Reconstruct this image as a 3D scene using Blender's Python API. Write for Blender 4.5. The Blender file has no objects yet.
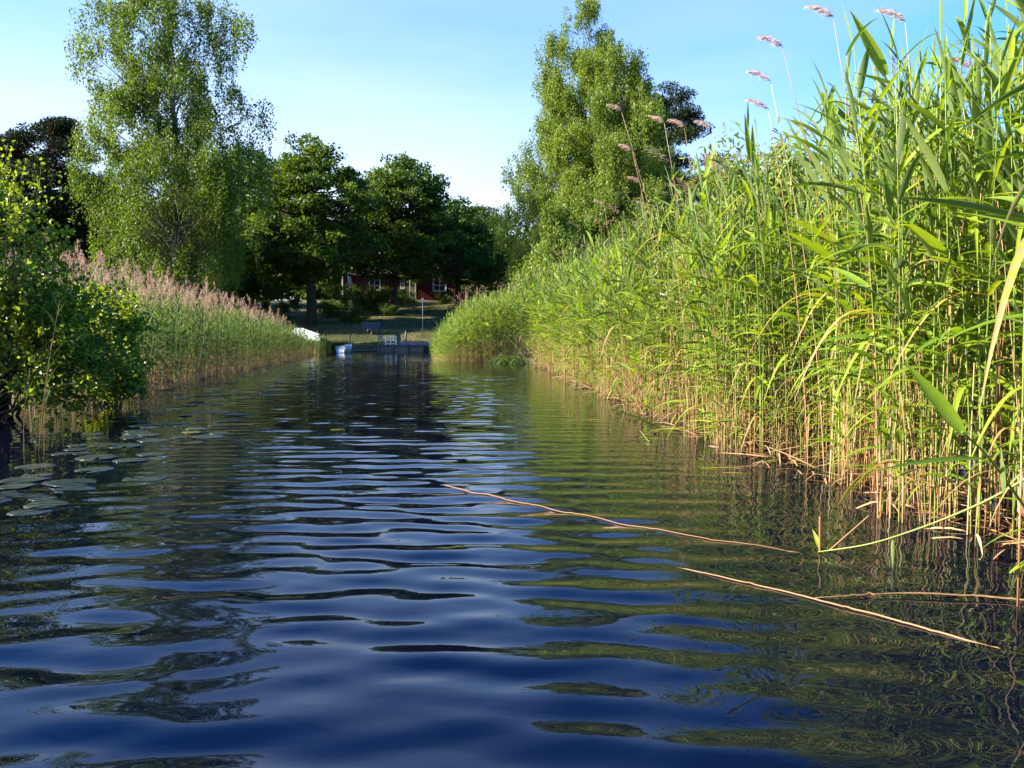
import bpy, math, zlib
import numpy as np
from mathutils import Vector, Matrix

# ------------------------------------------------------------------ camera, sky, sun, exposure
S = bpy.context.scene
COL = S.collection
R = math.radians
F_PX, PITCH, CAM_Z = 836.0, R(3.49), 1.0
cam_d = bpy.data.cameras.new("camera")
cam_d.sensor_width = 36.0
cam_d.lens = F_PX / 1024 * 36.0
cam_d.clip_start, cam_d.clip_end = 0.05, 5000
cam = bpy.data.objects.new("camera", cam_d)
cam.location = (0, 0, CAM_Z)
cam.rotation_euler = (R(90) - PITCH, 0, 0)
COL.objects.link(cam)
S.camera = cam

SUN_AZ, SUN_EL = R(-101), R(30)          # azimuth clockwise from +Y (negative: to the left)
w = bpy.data.worlds.new("World")
S.world = w
w.use_nodes = True
nt = w.node_tree
sky = nt.nodes.new("ShaderNodeTexSky")
sky.sky_type = 'NISHITA'
sky.sun_disc = False
sky.sun_elevation = SUN_EL
sky.sun_rotation = SUN_AZ
sky.air_density, sky.dust_density, sky.ozone_density = 1.0, 1.0, 3.2
bg = nt.nodes["Background"]
bg.inputs[1].default_value = 0.12
hs = nt.nodes.new("ShaderNodeHueSaturation")
hs.inputs["Saturation"].default_value = 1.6
hs.inputs["Hue"].default_value = 0.512
nt.links.new(sky.outputs[0], hs.inputs["Color"])
# thin summer haze: whiter low down and towards the sun, with faint wisps
tcw = nt.nodes.new("ShaderNodeTexCoord")
sep = nt.nodes.new("ShaderNodeSeparateXYZ")
nt.links.new(tcw.outputs["Generated"], sep.inputs[0])


def mth(op, a, b=None, clamp=False):
    q = nt.nodes.new("ShaderNodeMath")
    q.operation, q.use_clamp = op, clamp
    for i, v in enumerate((a, b)):
        if v is None:
            continue
        if isinstance(v, (int, float)):
            q.inputs[i].default_value = v
        else:
            nt.links.new(v, q.inputs[i])
    return q.outputs[0]


low = mth('POWER', mth('SUBTRACT', 1.0, mth('DIVIDE', mth('MAXIMUM', sep.outputs["Z"], 0.0), 0.62), True), 1.1)
side = mth('MULTIPLY_ADD', sep.outputs["X"], -0.85)
side.node.inputs[2].default_value = 0.86
side.node.use_clamp = True
wn = nt.nodes.new("ShaderNodeTexNoise")
wn.inputs["Scale"].default_value = 2.2
wn.inputs["Detail"].default_value = 5
wm = nt.nodes.new("ShaderNodeMapping")
wm.inputs["Scale"].default_value = (1, 1, 5)
nt.links.new(tcw.outputs["Generated"], wm.inputs[0])
nt.links.new(wm.outputs[0], wn.inputs[0])
wisp = mth('MULTIPLY', mth('SUBTRACT', wn.outputs["Fac"], 0.45), 1.1)
fac = mth('MULTIPLY', low, mth('ADD', side, wisp), True)
vm = nt.nodes.new("ShaderNodeMix")
vm.data_type = 'RGBA'
nt.links.new(mth('MULTIPLY', fac, 0.95, True), vm.inputs[0])
nt.links.new(hs.outputs[0], vm.inputs[6])
vm.inputs[7].default_value = (2.75, 2.9, 3.0, 1)
nt.links.new(vm.outputs[2], bg.inputs[0])

sd = bpy.data.lights.new("sun", 'SUN')
sd.energy, sd.angle, sd.color = 5.0, R(0.53), (1.0, 0.90, 0.72)
sun = bpy.data.objects.new("sun", sd)
to_sun = Vector((math.sin(SUN_AZ) * math.cos(SUN_EL), math.cos(SUN_AZ) * math.cos(SUN_EL), math.sin(SUN_EL)))
sun.rotation_euler = to_sun.to_track_quat('Z', 'Y').to_euler()
sun.location = (-40, 10, 60)
COL.objects.link(sun)

S.view_settings.view_transform = 'Standard'
S.view_settings.look = 'None'
S.view_settings.exposure = 1.95
S.view_settings.gamma = 1
S.render.engine = 'CYCLES'
cy = S.cycles
cy.max_bounces, cy.diffuse_bounces, cy.glossy_bounces, cy.transmission_bounces = 5, 2, 3, 3
cy.transparent_max_bounces = 4
cy.caustics_reflective = cy.caustics_refractive = False
cy.use_adaptive_sampling = True
cy.adaptive_threshold = 0.015
cy.use_denoising = True
try:
    cy.denoiser = 'OPENIMAGEDENOISE'
except Exception:
    pass

rng = np.random.default_rng(11)


def U(a, b, n=None):
    return rng.uniform(a, b, n)


def W(px, py, d):
    """point on the photograph's ray through (px, py) at forward distance d"""
    a, b = (px - 512) / F_PX, (384 - py) / F_PX
    c, s = math.cos(PITCH), math.sin(PITCH)
    y, z = c + b * s, b * c - s
    k = d / y
    return np.array([a * k, d, CAM_Z + z * k])


# ------------------------------------------------------------------ materials
def ramp(n, cols):
    r = n.nodes.new("ShaderNodeValToRGB")
    e = r.color_ramp.elements
    while len(e) < len(cols):
        e.new(0.5)
    for el, (p, c) in zip(e, cols):
        el.position = p
        el.color = (*c, 1)
    return r


def new_mat(name):
    m = bpy.data.materials.new(name)
    m.use_nodes = True
    n = m.node_tree
    return m, n, n.nodes["Principled BSDF"], n.nodes["Material Output"]


def leaf_mat(name, cols, trans=0.4, tcol=(1.25, 1.15, 0.45), back=None, gloss=0.05, rough=0.5, mottle=False):
    m, n, p, out = new_mat(name)
    n.nodes.remove(p)
    L = n.links.new
    at = n.nodes.new("ShaderNodeAttribute")
    at.attribute_name = "tone"
    rp = ramp(n, cols)
    tone_out = at.outputs["Fac"]
    if mottle:      # blotches and streaks of age along the blades
        tg_ = n.nodes.new("ShaderNodeTexCoord")
        nz = n.nodes.new("ShaderNodeTexNoise")
        nz.inputs["Scale"].default_value = 22
        nz.inputs["Detail"].default_value = 4
        L(tg_.outputs["Object"], nz.inputs[0])
        ma = n.nodes.new("ShaderNodeMath")
        ma.operation = 'MULTIPLY_ADD'
        ma.inputs[1].default_value = 0.42
        L(nz.outputs["Fac"], ma.inputs[0])
        sb_ = n.nodes.new("ShaderNodeMath")
        sb_.operation = 'SUBTRACT'
        sb_.inputs[1].default_value = 0.25
        L(tone_out, sb_.inputs[0])
        L(sb_.outputs[0], ma.inputs[2])
        tone_out = ma.outputs[0]
    L(tone_out, rp.inputs[0])
    col = rp.outputs[0]
    if back:
        ge = n.nodes.new("ShaderNodeNewGeometry")
        mx = n.nodes.new("ShaderNodeMix")
        mx.data_type = 'RGBA'
        mx.inputs[7].default_value = (*back, 1)
        mu = n.nodes.new("ShaderNodeMath")
        mu.operation = 'MULTIPLY'
        mu.inputs[1].default_value = 0.42
        L(ge.outputs["Backfacing"], mu.inputs[0])
        L(mu.outputs[0], mx.inputs[0])
        L(col, mx.inputs[6])
        col = mx.outputs[2]
    df = n.nodes.new("ShaderNodeBsdfDiffuse")
    L(col, df.inputs[0])
    tr = n.nodes.new("ShaderNodeBsdfTranslucent")
    mt = n.nodes.new("ShaderNodeMix")
    mt.data_type, mt.blend_type = 'RGBA', 'MULTIPLY'
    mt.inputs[0].default_value = 1
    mt.inputs[7].default_value = (*tcol, 1)
    L(rp.outputs[0], mt.inputs[6])
    L(mt.outputs[2], tr.inputs[0])
    m1 = n.nodes.new("ShaderNodeMixShader")
    m1.inputs[0].default_value = trans
    L(df.outputs[0], m1.inputs[1])
    L(tr.outputs[0], m1.inputs[2])
    gl = n.nodes.new("ShaderNodeBsdfGlossy")
    gl.inputs["Roughness"].default_value = rough
    fr = n.nodes.new("ShaderNodeFresnel")
    fr.inputs[0].default_value = 1.4
    fm = n.nodes.new("ShaderNodeMath")
    fm.operation = 'MULTIPLY'
    fm.inputs[1].default_value = gloss / 0.05 * 0.4
    L(fr.outputs[0], fm.inputs[0])
    fc = n.nodes.new("ShaderNodeMath")
    fc.operation = 'MINIMUM'
    fc.inputs[1].default_value = gloss * 0.9
    L(fm.outputs[0], fc.inputs[0])
    m2 = n.nodes.new("ShaderNodeMixShader")
    L(fc.outputs[0], m2.inputs[0])
    L(m1.outputs[0], m2.inputs[1])
    L(gl.outputs[0], m2.inputs[2])
    L(m2.outputs[0], out.inputs[0])
    return m


def tone_mat(name, cols, rough=0.6, spec=0.3, bump=0.0, bscale=40):
    m, n, p, out = new_mat(name)
    at = n.nodes.new("ShaderNodeAttribute")
    at.attribute_name = "tone"
    rp = ramp(n, cols)
    n.links.new(at.outputs["Fac"], rp.inputs[0])
    n.links.new(rp.outputs[0], p.inputs["Base Color"])
    p.inputs["Roughness"].default_value = rough
    p.inputs["Specular IOR Level"].default_value = spec
    return m


def noise_mat(name, c1, c2, scale=6, rough=0.7, spec=0.3, bump=0.3, stretch=(1, 1, 1), detail=5, metal=0.0):
    m, n, p, out = new_mat(name)
    L = n.links.new
    tc = n.nodes.new("ShaderNodeTexCoord")
    mp = n.nodes.new("ShaderNodeMapping")
    mp.inputs["Scale"].default_value = stretch
    no = n.nodes.new("ShaderNodeTexNoise")
    no.inputs["Scale"].default_value = scale
    no.inputs["Detail"].default_value = detail
    L(tc.outputs["Object"], mp.inputs[0])
    L(mp.outputs[0], no.inputs[0])
    rp = ramp(n, [(0.32, c1), (0.68, c2)])
    L(no.outputs["Fac"], rp.inputs[0])
    L(rp.outputs[0], p.inputs["Base Color"])
    p.inputs["Roughness"].default_value = rough
    p.inputs["Specular IOR Level"].default_value = spec
    p.inputs["Metallic"].default_value = metal
    if bump:
        bp = n.nodes.new("ShaderNodeBump")
        bp.inputs["Strength"].default_value = bump
        bp.inputs["Distance"].default_value = 0.02
        L(no.outputs["Fac"], bp.inputs["Height"])
        L(bp.outputs[0], p.inputs["Normal"])
    return m


M = {}
M['reed_leaf'] = leaf_mat("reed_leaf", [(0.0, (0.06, 0.12, 0.012)), (0.35, (0.13, 0.23, 0.016)), (0.7, (0.24, 0.34, 0.022)), (0.9, (0.30, 0.36, 0.03)), (0.96, (0.40, 0.27, 0.12))],
                          0.46, (1.35, 1.25, 0.35), back=(0.30, 0.36, 0.22), gloss=0.06, mottle=True)
M['reed_leaf_cool'] = leaf_mat("reed_leaf_cool", [(0.0, (0.035, 0.075, 0.015)), (0.5, (0.065, 0.13, 0.022)), (1.0, (0.13, 0.20, 0.03))],
                               0.4, (1.3, 1.25, 0.35), back=(0.12, 0.18, 0.11), gloss=0.04)
M['reed_stem'] = tone_mat("reed_stem", [(0.0, (0.10, 0.042, 0.018)), (0.1, (0.25, 0.12, 0.05)), (0.2, (0.38, 0.23, 0.11)), (0.3, (0.22, 0.13, 0.06)), (0.42, (0.46, 0.35, 0.20)), (0.52, (0.22, 0.24, 0.05)), (1.0, (0.11, 0.19, 0.025))], 0.45, 0.4)
M['reed_plume'] = leaf_mat("reed_plume", [(0.0, (0.26, 0.17, 0.13)), (0.5, (0.42, 0.30, 0.235)), (1.0, (0.58, 0.46, 0.38))], 0.5, (1.1, 1.0, 0.88), gloss=0.005)
M['birch_leaf'] = leaf_mat("birch_leaf", [(0.0, (0.050, 0.088, 0.012)), (0.5, (0.092, 0.162, 0.018)), (1.0, (0.175, 0.245, 0.025))], 0.5, (1.3, 1.2, 0.35))
M['birch_leaf_bright'] = leaf_mat("birch_leaf_bright", [(0.0, (0.09, 0.14, 0.02)), (0.5, (0.145, 0.225, 0.032)), (1.0, (0.235, 0.31, 0.045))], 0.5, (1.3, 1.2, 0.35))
M['oak_leaf'] = leaf_mat("oak_leaf", [(0.0, (0.022, 0.048, 0.008)), (0.55, (0.060, 0.112, 0.013)), (1.0, (0.14, 0.195, 0.018))], 0.45, (1.35, 1.3, 0.3), gloss=0.04)
M['pine_leaf'] = leaf_mat("pine_leaf", [(0.0, (0.010, 0.016, 0.008)), (0.6, (0.020, 0.034, 0.013)), (1.0, (0.042, 0.055, 0.018))], 0.12, gloss=0.02)
M['alder_leaf'] = leaf_mat("alder_leaf", [(0.0, (0.07, 0.115, 0.012)), (0.5, (0.17, 0.245, 0.024)), (0.85, (0.25, 0.315, 0.03)), (1.0, (0.32, 0.35, 0.04))], 0.58, (1.35, 1.25, 0.3), gloss=0.055, rough=0.33)
M['willow_leaf'] = leaf_mat("willow_leaf", [(0.0, (0.08, 0.13, 0.018)), (0.5, (0.17, 0.24, 0.03)), (1.0, (0.30, 0.34, 0.05))], 0.42, (1.3, 1.2, 0.4), back=(0.24, 0.30, 0.18), gloss=0.05)
M['grass_leaf'] = leaf_mat("grass_leaf", [(0.0, (0.026, 0.042, 0.01)), (0.5, (0.055, 0.078, 0.014)), (0.85, (0.12, 0.12, 0.03)), (1.0, (0.22, 0.18, 0.07))], 0.3, (1.2, 1.15, 0.4), gloss=0.02)
M['bark_oak'] = noise_mat("bark_oak", (0.018, 0.014, 0.011), (0.055, 0.043, 0.033), 5, 0.9, 0.15, 0.8, (3, 3, 0.5))
M['bark_birch'] = noise_mat("bark_birch", (0.04, 0.034, 0.03), (0.24, 0.22, 0.19), 3.5, 0.75, 0.2, 0.3, (1, 1, 2.2))
M['bark_pine'] = noise_mat("bark_pine", (0.05, 0.03, 0.02), (0.15, 0.075, 0.04), 6, 0.9, 0.15, 0.6, (3, 3, 0.7))
M['bark_shrub'] = noise_mat("bark_shrub", (0.045, 0.035, 0.026), (0.11, 0.09, 0.07), 20, 0.8, 0.2, 0.4, (2, 2, 0.6))
M['plume_pale'] = leaf_mat("plume_pale", [(0.0, (0.50, 0.36, 0.30)), (0.5, (0.65, 0.50, 0.43)), (1.0, (0.78, 0.64, 0.57))], 0.65, (1.1, 1.0, 0.92), gloss=0.005)
M['pad'] = None


# ------------------------------------------------------------------ helpers
def link(o, parent=None):
    COL.objects.link(o)
    if parent is not None:
        o.parent = parent
    return o


def tag(o, label=None, cat=None, group=None, kind=None):
    if label: o["label"] = label
    if cat: o["category"] = cat
    if group: o["group"] = group
    if kind: o["kind"] = kind
    return o


def thing(name, loc, label, cat, group=None, rz=0.0):
    o = bpy.data.objects.new(name, None)
    o.empty_display_size = 0.1
    o.location = loc
    o.rotation_euler = (0, 0, rz)
    link(o)
    return tag(o, label, cat, group)


def unit(v):
    return v / np.maximum(np.linalg.norm(v, axis=-1, keepdims=True), 1e-9)


class Geo:
    def __init__(self):
        self.V, self.Q, self.T3, self.T, self.n = [], [], [], [], 0

    def add(self, v, quads=None, tris=None, tone=0.5):
        v = np.asarray(v, dtype=np.float32).reshape(-1, 3)
        if quads is not None:
            self.Q.append(np.asarray(quads, dtype=np.int64).reshape(-1, 4) + self.n)
        if tris is not None:
            self.T3.append(np.asarray(tris, dtype=np.int64).reshape(-1, 3) + self.n)
        t = np.broadcast_to(np.asarray(tone, dtype=np.float32), (len(v),))
        self.V.append(v)
        self.T.append(t)
        self.n += len(v)
        return self

    def mesh(self, name, mat, smooth=True):
        me = bpy.data.meshes.new(name)
        V = np.concatenate(self.V) if self.V else np.zeros((0, 3), np.float32)
        Q = np.concatenate(self.Q) if self.Q else np.zeros((0, 4), np.int64)
        T3 = np.concatenate(self.T3) if self.T3 else np.zeros((0, 3), np.int64)
        me.vertices.add(len(V))
        me.vertices.foreach_set("co", V.ravel())
        nl = Q.size + T3.size
        me.loops.add(nl)
        me.loops.foreach_set("vertex_index", np.concatenate([Q.ravel(), T3.ravel()]).astype(np.int32))
        me.polygons.add(len(Q) + len(T3))
        st = np.concatenate([np.arange(len(Q)) * 4, Q.size + np.arange(len(T3)) * 3]).astype(np.int32)
        me.polygons.foreach_set("loop_start", st)
        me.update(calc_edges=True)
        me.polygons.foreach_set("use_smooth", np.full(len(me.polygons), smooth, dtype=bool))
        a = me.attributes.new("tone", 'FLOAT', 'POINT')
        a.data.foreach_set("value", np.concatenate(self.T).astype(np.float32))
        me.materials.append(mat)
        return me

    def build(self, name, mat, parent=None, smooth=True, loc=None):
        o = bpy.data.objects.new(name, self.mesh(name, mat, smooth))
        if loc is not None:
            o.location = loc
        return link(o, parent)

    # many tapered tubes: P (N,K,3) paths, r (N,K) radii
    def tubes(self, P, r, sides=5, tone=0.5):
        P = np.asarray(P, float)
        if P.ndim == 2:
            P = P[None]
        N, K, _ = P.shape
        r = np.broadcast_to(np.asarray(r, float), (N, K))
        tg = unit(np.gradient(P, axis=1))
        ref = np.where(np.abs(tg[..., 2:3]) > 0.9, np.array([1.0, 0, 0]), np.array([0, 0, 1.0]))
        # one reference per tube keeps it from twisting
        ref = np.repeat(ref[:, K // 2:K // 2 + 1], K, axis=1)
        a = unit(np.cross(tg, ref))
        b = np.cross(tg, a)
        th = np.arange(sides) / sides * 2 * np.pi
        V = P[:, :, None, :] + r[:, :, None, None] * (a[:, :, None, :] * np.cos(th)[None, None, :, None] + b[:, :, None, :] * np.sin(th)[None, None, :, None])
        k, s = np.meshgrid(np.arange(K - 1), np.arange(sides), indexing='ij')
        s2 = (s + 1) % sides
        q = np.stack([k * sides + s, k * sides + s2, (k + 1) * sides + s2, (k + 1) * sides + s], -1).reshape(-1, 4)
        Q = (q[None] + (np.arange(N) * K * sides)[:, None, None]).reshape(-1, 4)
        t = np.asarray(tone, float)
        if t.ndim == 0:
            t = np.full((N, K), float(t))
        elif t.ndim == 1:
            t = np.repeat(t[:, None], K, 1)
        self.add(V.reshape(-1, 3), Q, tone=np.repeat(t[:, :, None], sides, 2).ravel())
        if N <= 60:   # close the ends
            for i in range(N):
                base = self.n
                c0, c1 = P[i, 0], P[i, -1]
                self.add(np.array([c0, c1]), tone=[t[i, 0], t[i, -1]])
                off = base - N * K * sides + i * K * sides - 2 * i
                tr = []
                for j in range(sides):
                    j2 = (j + 1) % sides
                    tr.append([base, off + j2, off + j])
                    e = off + (K - 1) * sides
                    tr.append([base + 1, e + j, e + j2])
                self.T3.append(np.array(tr))
        return self

    # many grass-like blades with a folded mid rib
    def blades(self, base, d, length, width, droop, tone, K=5, fold=0.22, roll=None, prof=None):
        base, d = np.asarray(base, float), unit(np.asarray(d, float))
        N = len(base)
        s = np.linspace(0, 1, K + 1)
        L = np.broadcast_to(np.asarray(length, float), (N,))
        w_ = np.broadcast_to(np.asarray(width, float), (N,))
        dr = np.broadcast_to(np.asarray(droop, float), (N,))
        P = base[:, None, :] + L[:, None, None] * (d[:, None, :] * s[None, :, None] + np.array([0, 0, -1.0]) * (dr[:, None] * s[None, :] ** 2.2)[..., None])
        tg = unit(np.gradient(P, axis=1))
        side = unit(np.cross(d, np.array([0, 0, 1.0])) + 1e-4)
        if roll is not None:
            nn = np.cross(side, d)
            side = side * np.cos(roll)[:, None] + nn * np.sin(roll)[:, None]
        side = np.repeat(side[:, None, :], K + 1, 1)
        nrm = np.cross(side, tg)
        if prof is None:
            prof = np.interp(s, [0, 0.12, 0.3, 0.5, 0.75, 1], [0.45, 0.85, 1.0, 0.9, 0.5, 0.02])
        hw = (w_[:, None] * prof[None, :])[..., None] * 0.5
        V = np.stack([P - side * hw + nrm * hw * fold, P - nrm * hw * fold, P + side * hw + nrm * hw * fold], 2)  # N,K+1,3,3
        q = []
        for k in range(K):
            for j in range(2):
                q.append([k * 3 + j, k * 3 + j + 1, (k + 1) * 3 + j + 1, (k + 1) * 3 + j])
        q = np.array(q)
        Q = (q[None] + (np.arange(N) * (K + 1) * 3)[:, None, None]).reshape(-1, 4)
        t = np.broadcast_to(np.asarray(tone, float), (N,))
        self.add(V.reshape(-1, 3), Q, tone=np.repeat(t, (K + 1) * 3))
        return self

    # many small rhombic leaves
    def leaves(self, p, nrm, axis, length, width, tone, fold=0.15):
        p = np.asarray(p, float)
        nrm = unit(nrm)
        ax = unit(axis - nrm * np.sum(axis * nrm, -1, keepdims=True))
        b = np.cross(nrm, ax)
        l = np.broadcast_to(np.asarray(length, float), (len(p),))[:, None]
        w_ = np.broadcast_to(np.asarray(width, float), (len(p),))[:, None]
        V = np.stack([p - ax * l * 0.5, p + b * w_ * 0.5 + nrm * w_ * fold - ax * l * 0.08, p + ax * l * 0.5, p - b * w_ * 0.5 + nrm * w_ * fold - ax * l * 0.08], 1)
        Q = np.arange(len(p) * 4).reshape(-1, 4)
        self.add(V.reshape(-1, 3), Q, tone=np.repeat(np.broadcast_to(np.asarray(tone, float), (len(p),)), 4))
        return self

    def leaves6(self, p, nrm, axis, length, width, tone, fold=0.2):
        p = np.asarray(p, float)
        nrm = unit(nrm)
        ax = unit(axis - nrm * np.sum(axis * nrm, -1, keepdims=True))
        b = np.cross(nrm, ax)
        l, w_ = length[:, None], width[:, None]
        V = np.stack([p - ax * l * .5, p + b * w_ * .46 + nrm * w_ * fold - ax * l * .2, p + b * w_ * .42 + nrm * w_ * fold + ax * l * .18,
                      p + ax * l * .5 - nrm * l * .08, p - b * w_ * .42 + nrm * w_ * fold + ax * l * .18, p - b * w_ * .46 + nrm * w_ * fold - ax * l * .2], 1)
        i = (np.arange(len(p)) * 6)[:, None]
        Q = np.concatenate([i + np.array([[0, 1, 2, 3]]), i + np.array([[0, 3, 4, 5]])])
        self.add(V.reshape(-1, 3), Q, tone=np.repeat(np.broadcast_to(np.asarray(tone, float), (len(p),)), 6))
        return self

    def box(self, c, size, rz=0.0, tone=0.5, taper=1.0):
        x, y, z = np.array(size) / 2
        v = np.array([[-x, -y, -z], [x, -y, -z], [x, y, -z], [-x, y, -z], [-x * taper, -y * taper, z], [x * taper, -y * taper, z], [x * taper, y * taper, z], [-x * taper, y * taper, z]])
        cz, sz = math.cos(rz), math.sin(rz)
        v = v @ np.array([[cz, sz, 0], [-sz, cz, 0], [0, 0, 1]]) + np.array(c)
        return self.add(v, [[0, 3, 2, 1], [4, 5, 6, 7], [0, 1, 5, 4], [1, 2, 6, 5], [2, 3, 7, 6], [3, 0, 4, 7]], tone=tone)


def bevel(o, wd=0.01, seg=2):
    b = o.modifiers.new("bevel", 'BEVEL')
    b.width, b.segments, b.limit_method = wd, seg, 'ANGLE'
    return o


def rvec(n):
    return unit(rng.normal(size=(n, 3)))


# ------------------------------------------------------------------ the lie of the land
LX = np.array([[-2.8, -10], [-2.8, 3], [-3.3, 5], [-3.7, 6.6], [-4.6, 9.5], [-5.2, 11], [-6.0, 13.5], [-6.9, 18.6], [-7.9, 26], [-8.7, 35], [-9.0, 40], [-9.2, 60]])
RX = np.array([[3.2, -10], [2.75, 1], [2.5, 3], [2.3, 4], [2.2, 5.9], [1.95, 6.9], [1.75, 10], [1.45, 15], [1.2, 21], [0.95, 25], [0.9, 28.6], [-2.7, 29.6], [-3.2, 33], [-3.0, 40], [-2.0, 60]])


def lx(y): return np.interp(y, LX[:, 1], LX[:, 0])


def rx(y): return np.interp(y, RX[:, 1], RX[:, 0])


SHORE = 45.0


def smooth(t):
    t = np.clip(t, 0, 1)
    return t * t * (3 - 2 * t)


def gh(x, y):
    x, y = np.asarray(x, float), np.asarray(y, float)
    s = np.maximum(np.maximum(lx(y) - x, x - rx(y)), y - SHORE)
    h = np.where(s < 0, np.maximum(-0.9, -0.22 + 0.35 * s), np.where(s < 3.5, -0.22 + 0.32 * smooth(s / 3.5), 0.10 + 0.3 * smooth((s - 3.5) / 8)))
    end = smooth((y - SHORE) / 1.2)          # the cut shore at the landing rises faster
    h = np.maximum(h, np.where(y > SHORE, -0.22 + 0.55 * end, -9))
    rise = 0.105 * np.maximum(y - 47, 0)
    rise = np.where(y > 84, 0.105 * 37 + 0.02 * np.minimum(y - 84, 60), rise)
    h = h + rise * smooth((y - 40) / 8)
    h = h + 0.05 * np.sin(x * 0.9 + y * 0.35) * np.sin(y * 0.6 - x * 0.2) * smooth(s / 4)
    return h


def grid(name, xs, ys, zf, mat, kind='structure'):
    X, Y = np.meshgrid(xs, ys)
    Z = zf(X, Y)
    ny, nx = X.shape
    i, j = np.meshgrid(np.arange(ny - 1), np.arange(nx - 1), indexing='ij')
    q = np.stack([i * nx + j, i * nx + j + 1, (i + 1) * nx + j + 1, (i + 1) * nx + j], -1).reshape(-1, 4)
    o = Geo().add(np.stack([X, Y, Z], -1).reshape(-1, 3), q).build(name, mat)
    return tag(o, kind=kind)


# ground material: grass on the slope, dark mud close to the water level
m, n, p, out = new_mat("ground")
L = n.links.new
tc = n.nodes.new("ShaderNodeTexCoord")
n1 = n.nodes.new("ShaderNodeTexNoise"); n1.inputs["Scale"].default_value = 0.35; n1.inputs["Detail"].default_value = 8
n2 = n.nodes.new("ShaderNodeTexNoise"); n2.inputs["Scale"].default_value = 9; n2.inputs["Detail"].default_value = 6
for q in (n1, n2): L(tc.outputs["Object"], q.inputs[0])
rg = ramp(n, [(0.3, (0.030, 0.042, 0.012)), (0.5, (0.062, 0.068, 0.022)), (0.72, (0.15, 0.12, 0.052))])
L(n1.outputs["Fac"], rg.inputs[0])
rs = ramp(n, [(0.3, (0.5, 0.5, 0.5)), (0.7, (1.15, 1.15, 1.15))])
L(n2.outputs["Fac"], rs.inputs[0])
mg = n.nodes.new("ShaderNodeMix"); mg.data_type, mg.blend_type = 'RGBA', 'MULTIPLY'; mg.inputs[0].default_value = 0.8
L(rg.outputs[0], mg.inputs[6]); L(rs.outputs[0], mg.inputs[7])
sx = n.nodes.new("ShaderNodeSeparateXYZ"); L(tc.outputs["Object"], sx.inputs[0])
ad = n.nodes.new("ShaderNodeMath"); ad.operation = 'MULTIPLY_ADD'; ad.inputs[1].default_value = 0.5
L(n2.outputs["Fac"], ad.inputs[0]); L(sx.outputs["Z"], ad.inputs[2])
rm = ramp(n, [(0.30, (0, 0, 0)), (0.62, (1, 1, 1))])
L(ad.outputs[0], rm.inputs[0])
mm = n.nodes.new("ShaderNodeMix"); mm.data_type = 'RGBA'; mm.inputs[6].default_value = (0.045, 0.036, 0.022, 1)
L(rm.outputs[0], mm.inputs[0]); L(mg.outputs[2], mm.inputs[7])
L(mm.outputs[2], p.inputs["Base Color"])
p.inputs["Roughness"].default_value = 0.9; p.inputs["Specular IOR Level"].default_value = 0.15
bp = n.nodes.new("ShaderNodeBump"); bp.inputs["Strength"].default_value = 0.6; bp.inputs["Distance"].default_value = 0.08
L(n2.outputs["Fac"], bp.inputs["Height"]); L(bp.outputs[0], p.inputs["Normal"])
M['ground'] = m
xs = np.concatenate([[-2500, -1200, -500, -250, -120, -80, -60, -45], np.arange(-36, 36.1, 0.45), [45, 60, 80, 120, 250, 500, 1200, 2500]])
ys = np.concatenate([[-800, -200, -60, -25], np.arange(-12, 100, 0.5), [105, 115, 130, 150, 200, 300, 500, 1000, 3000]])
grid("ground", xs, ys, gh, M['ground'])

# ------------------------------------------------------------------ the water
WAVES = [  # wavelength, heading off +Y, amplitude, phase
    (0.31, 3, .0036, 0.3), (0.40, -7, .0040, 2.1), (0.24, 12, .0020, 4.4), (0.52, 6, .0030, 1.2), (0.83, -11, .0020, 5.1),
    (0.18, -19, .0009, 0.9), (0.45, 19, .0022, 3.3), (1.6, 22, .0018, 1.9), (0.28, -26, .0016, 2.7), (0.36, 33, .0012, 0.6), (0.15, 14, .0005, 1.7)]
FINE = [(0.16, 35, .00035, 1.1), (0.13, -48, .00028, 3.7), (0.21, 70, .00045, 0.4), (0.30, -75, .0006, 5.0)]


def wave(x, y):
    x, y = np.asarray(x, float), np.asarray(y, float)
    z = np.zeros(np.broadcast(x, y).shape)
    bend = 0.035 * (x + 0.6) ** 2            # the wake bows the crests
    for l, a, am, ph in WAVES:
        l, am = l * .8, am * .78
        k = 2 * math.pi / l
        a = R(a)
        mod = 0.6 + 0.5 * np.sin(0.83 * x / l * 0.25 + ph * 2) * np.sin(0.31 * y / l * 0.5 + ph)
        z = z + am * mod * np.sin(k * ((y + bend) * math.cos(a) + x * math.sin(a)) + ph + 0.5 * np.sin(0.7 * x + ph))
    calm = smooth((rx(y) - x - 0.1) / 2.1) * 0.92 + 0.08
    lc = smooth((x - lx(y) - 0.2) / 2.0) * 0.8 + 0.2
    calm = calm * (1 + (lc - 1) * smooth((y - 3.6) / 3))
    calm = calm * (1 - 0.45 * smooth((y - 10) / 20))
    f = np.zeros_like(z)
    for l, a, am, ph in FINE:
        k = 2 * math.pi / l
        f = f + am * np.sin(k * (y * math.cos(R(a)) + x * math.sin(R(a))) + ph + 1.3 * np.sin(1.7 * x - 0.8 * y + ph))
    return z * calm + f * (0.55 + 0.9 * np.exp(-((x - 1.6) / 1.0) ** 2))


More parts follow.
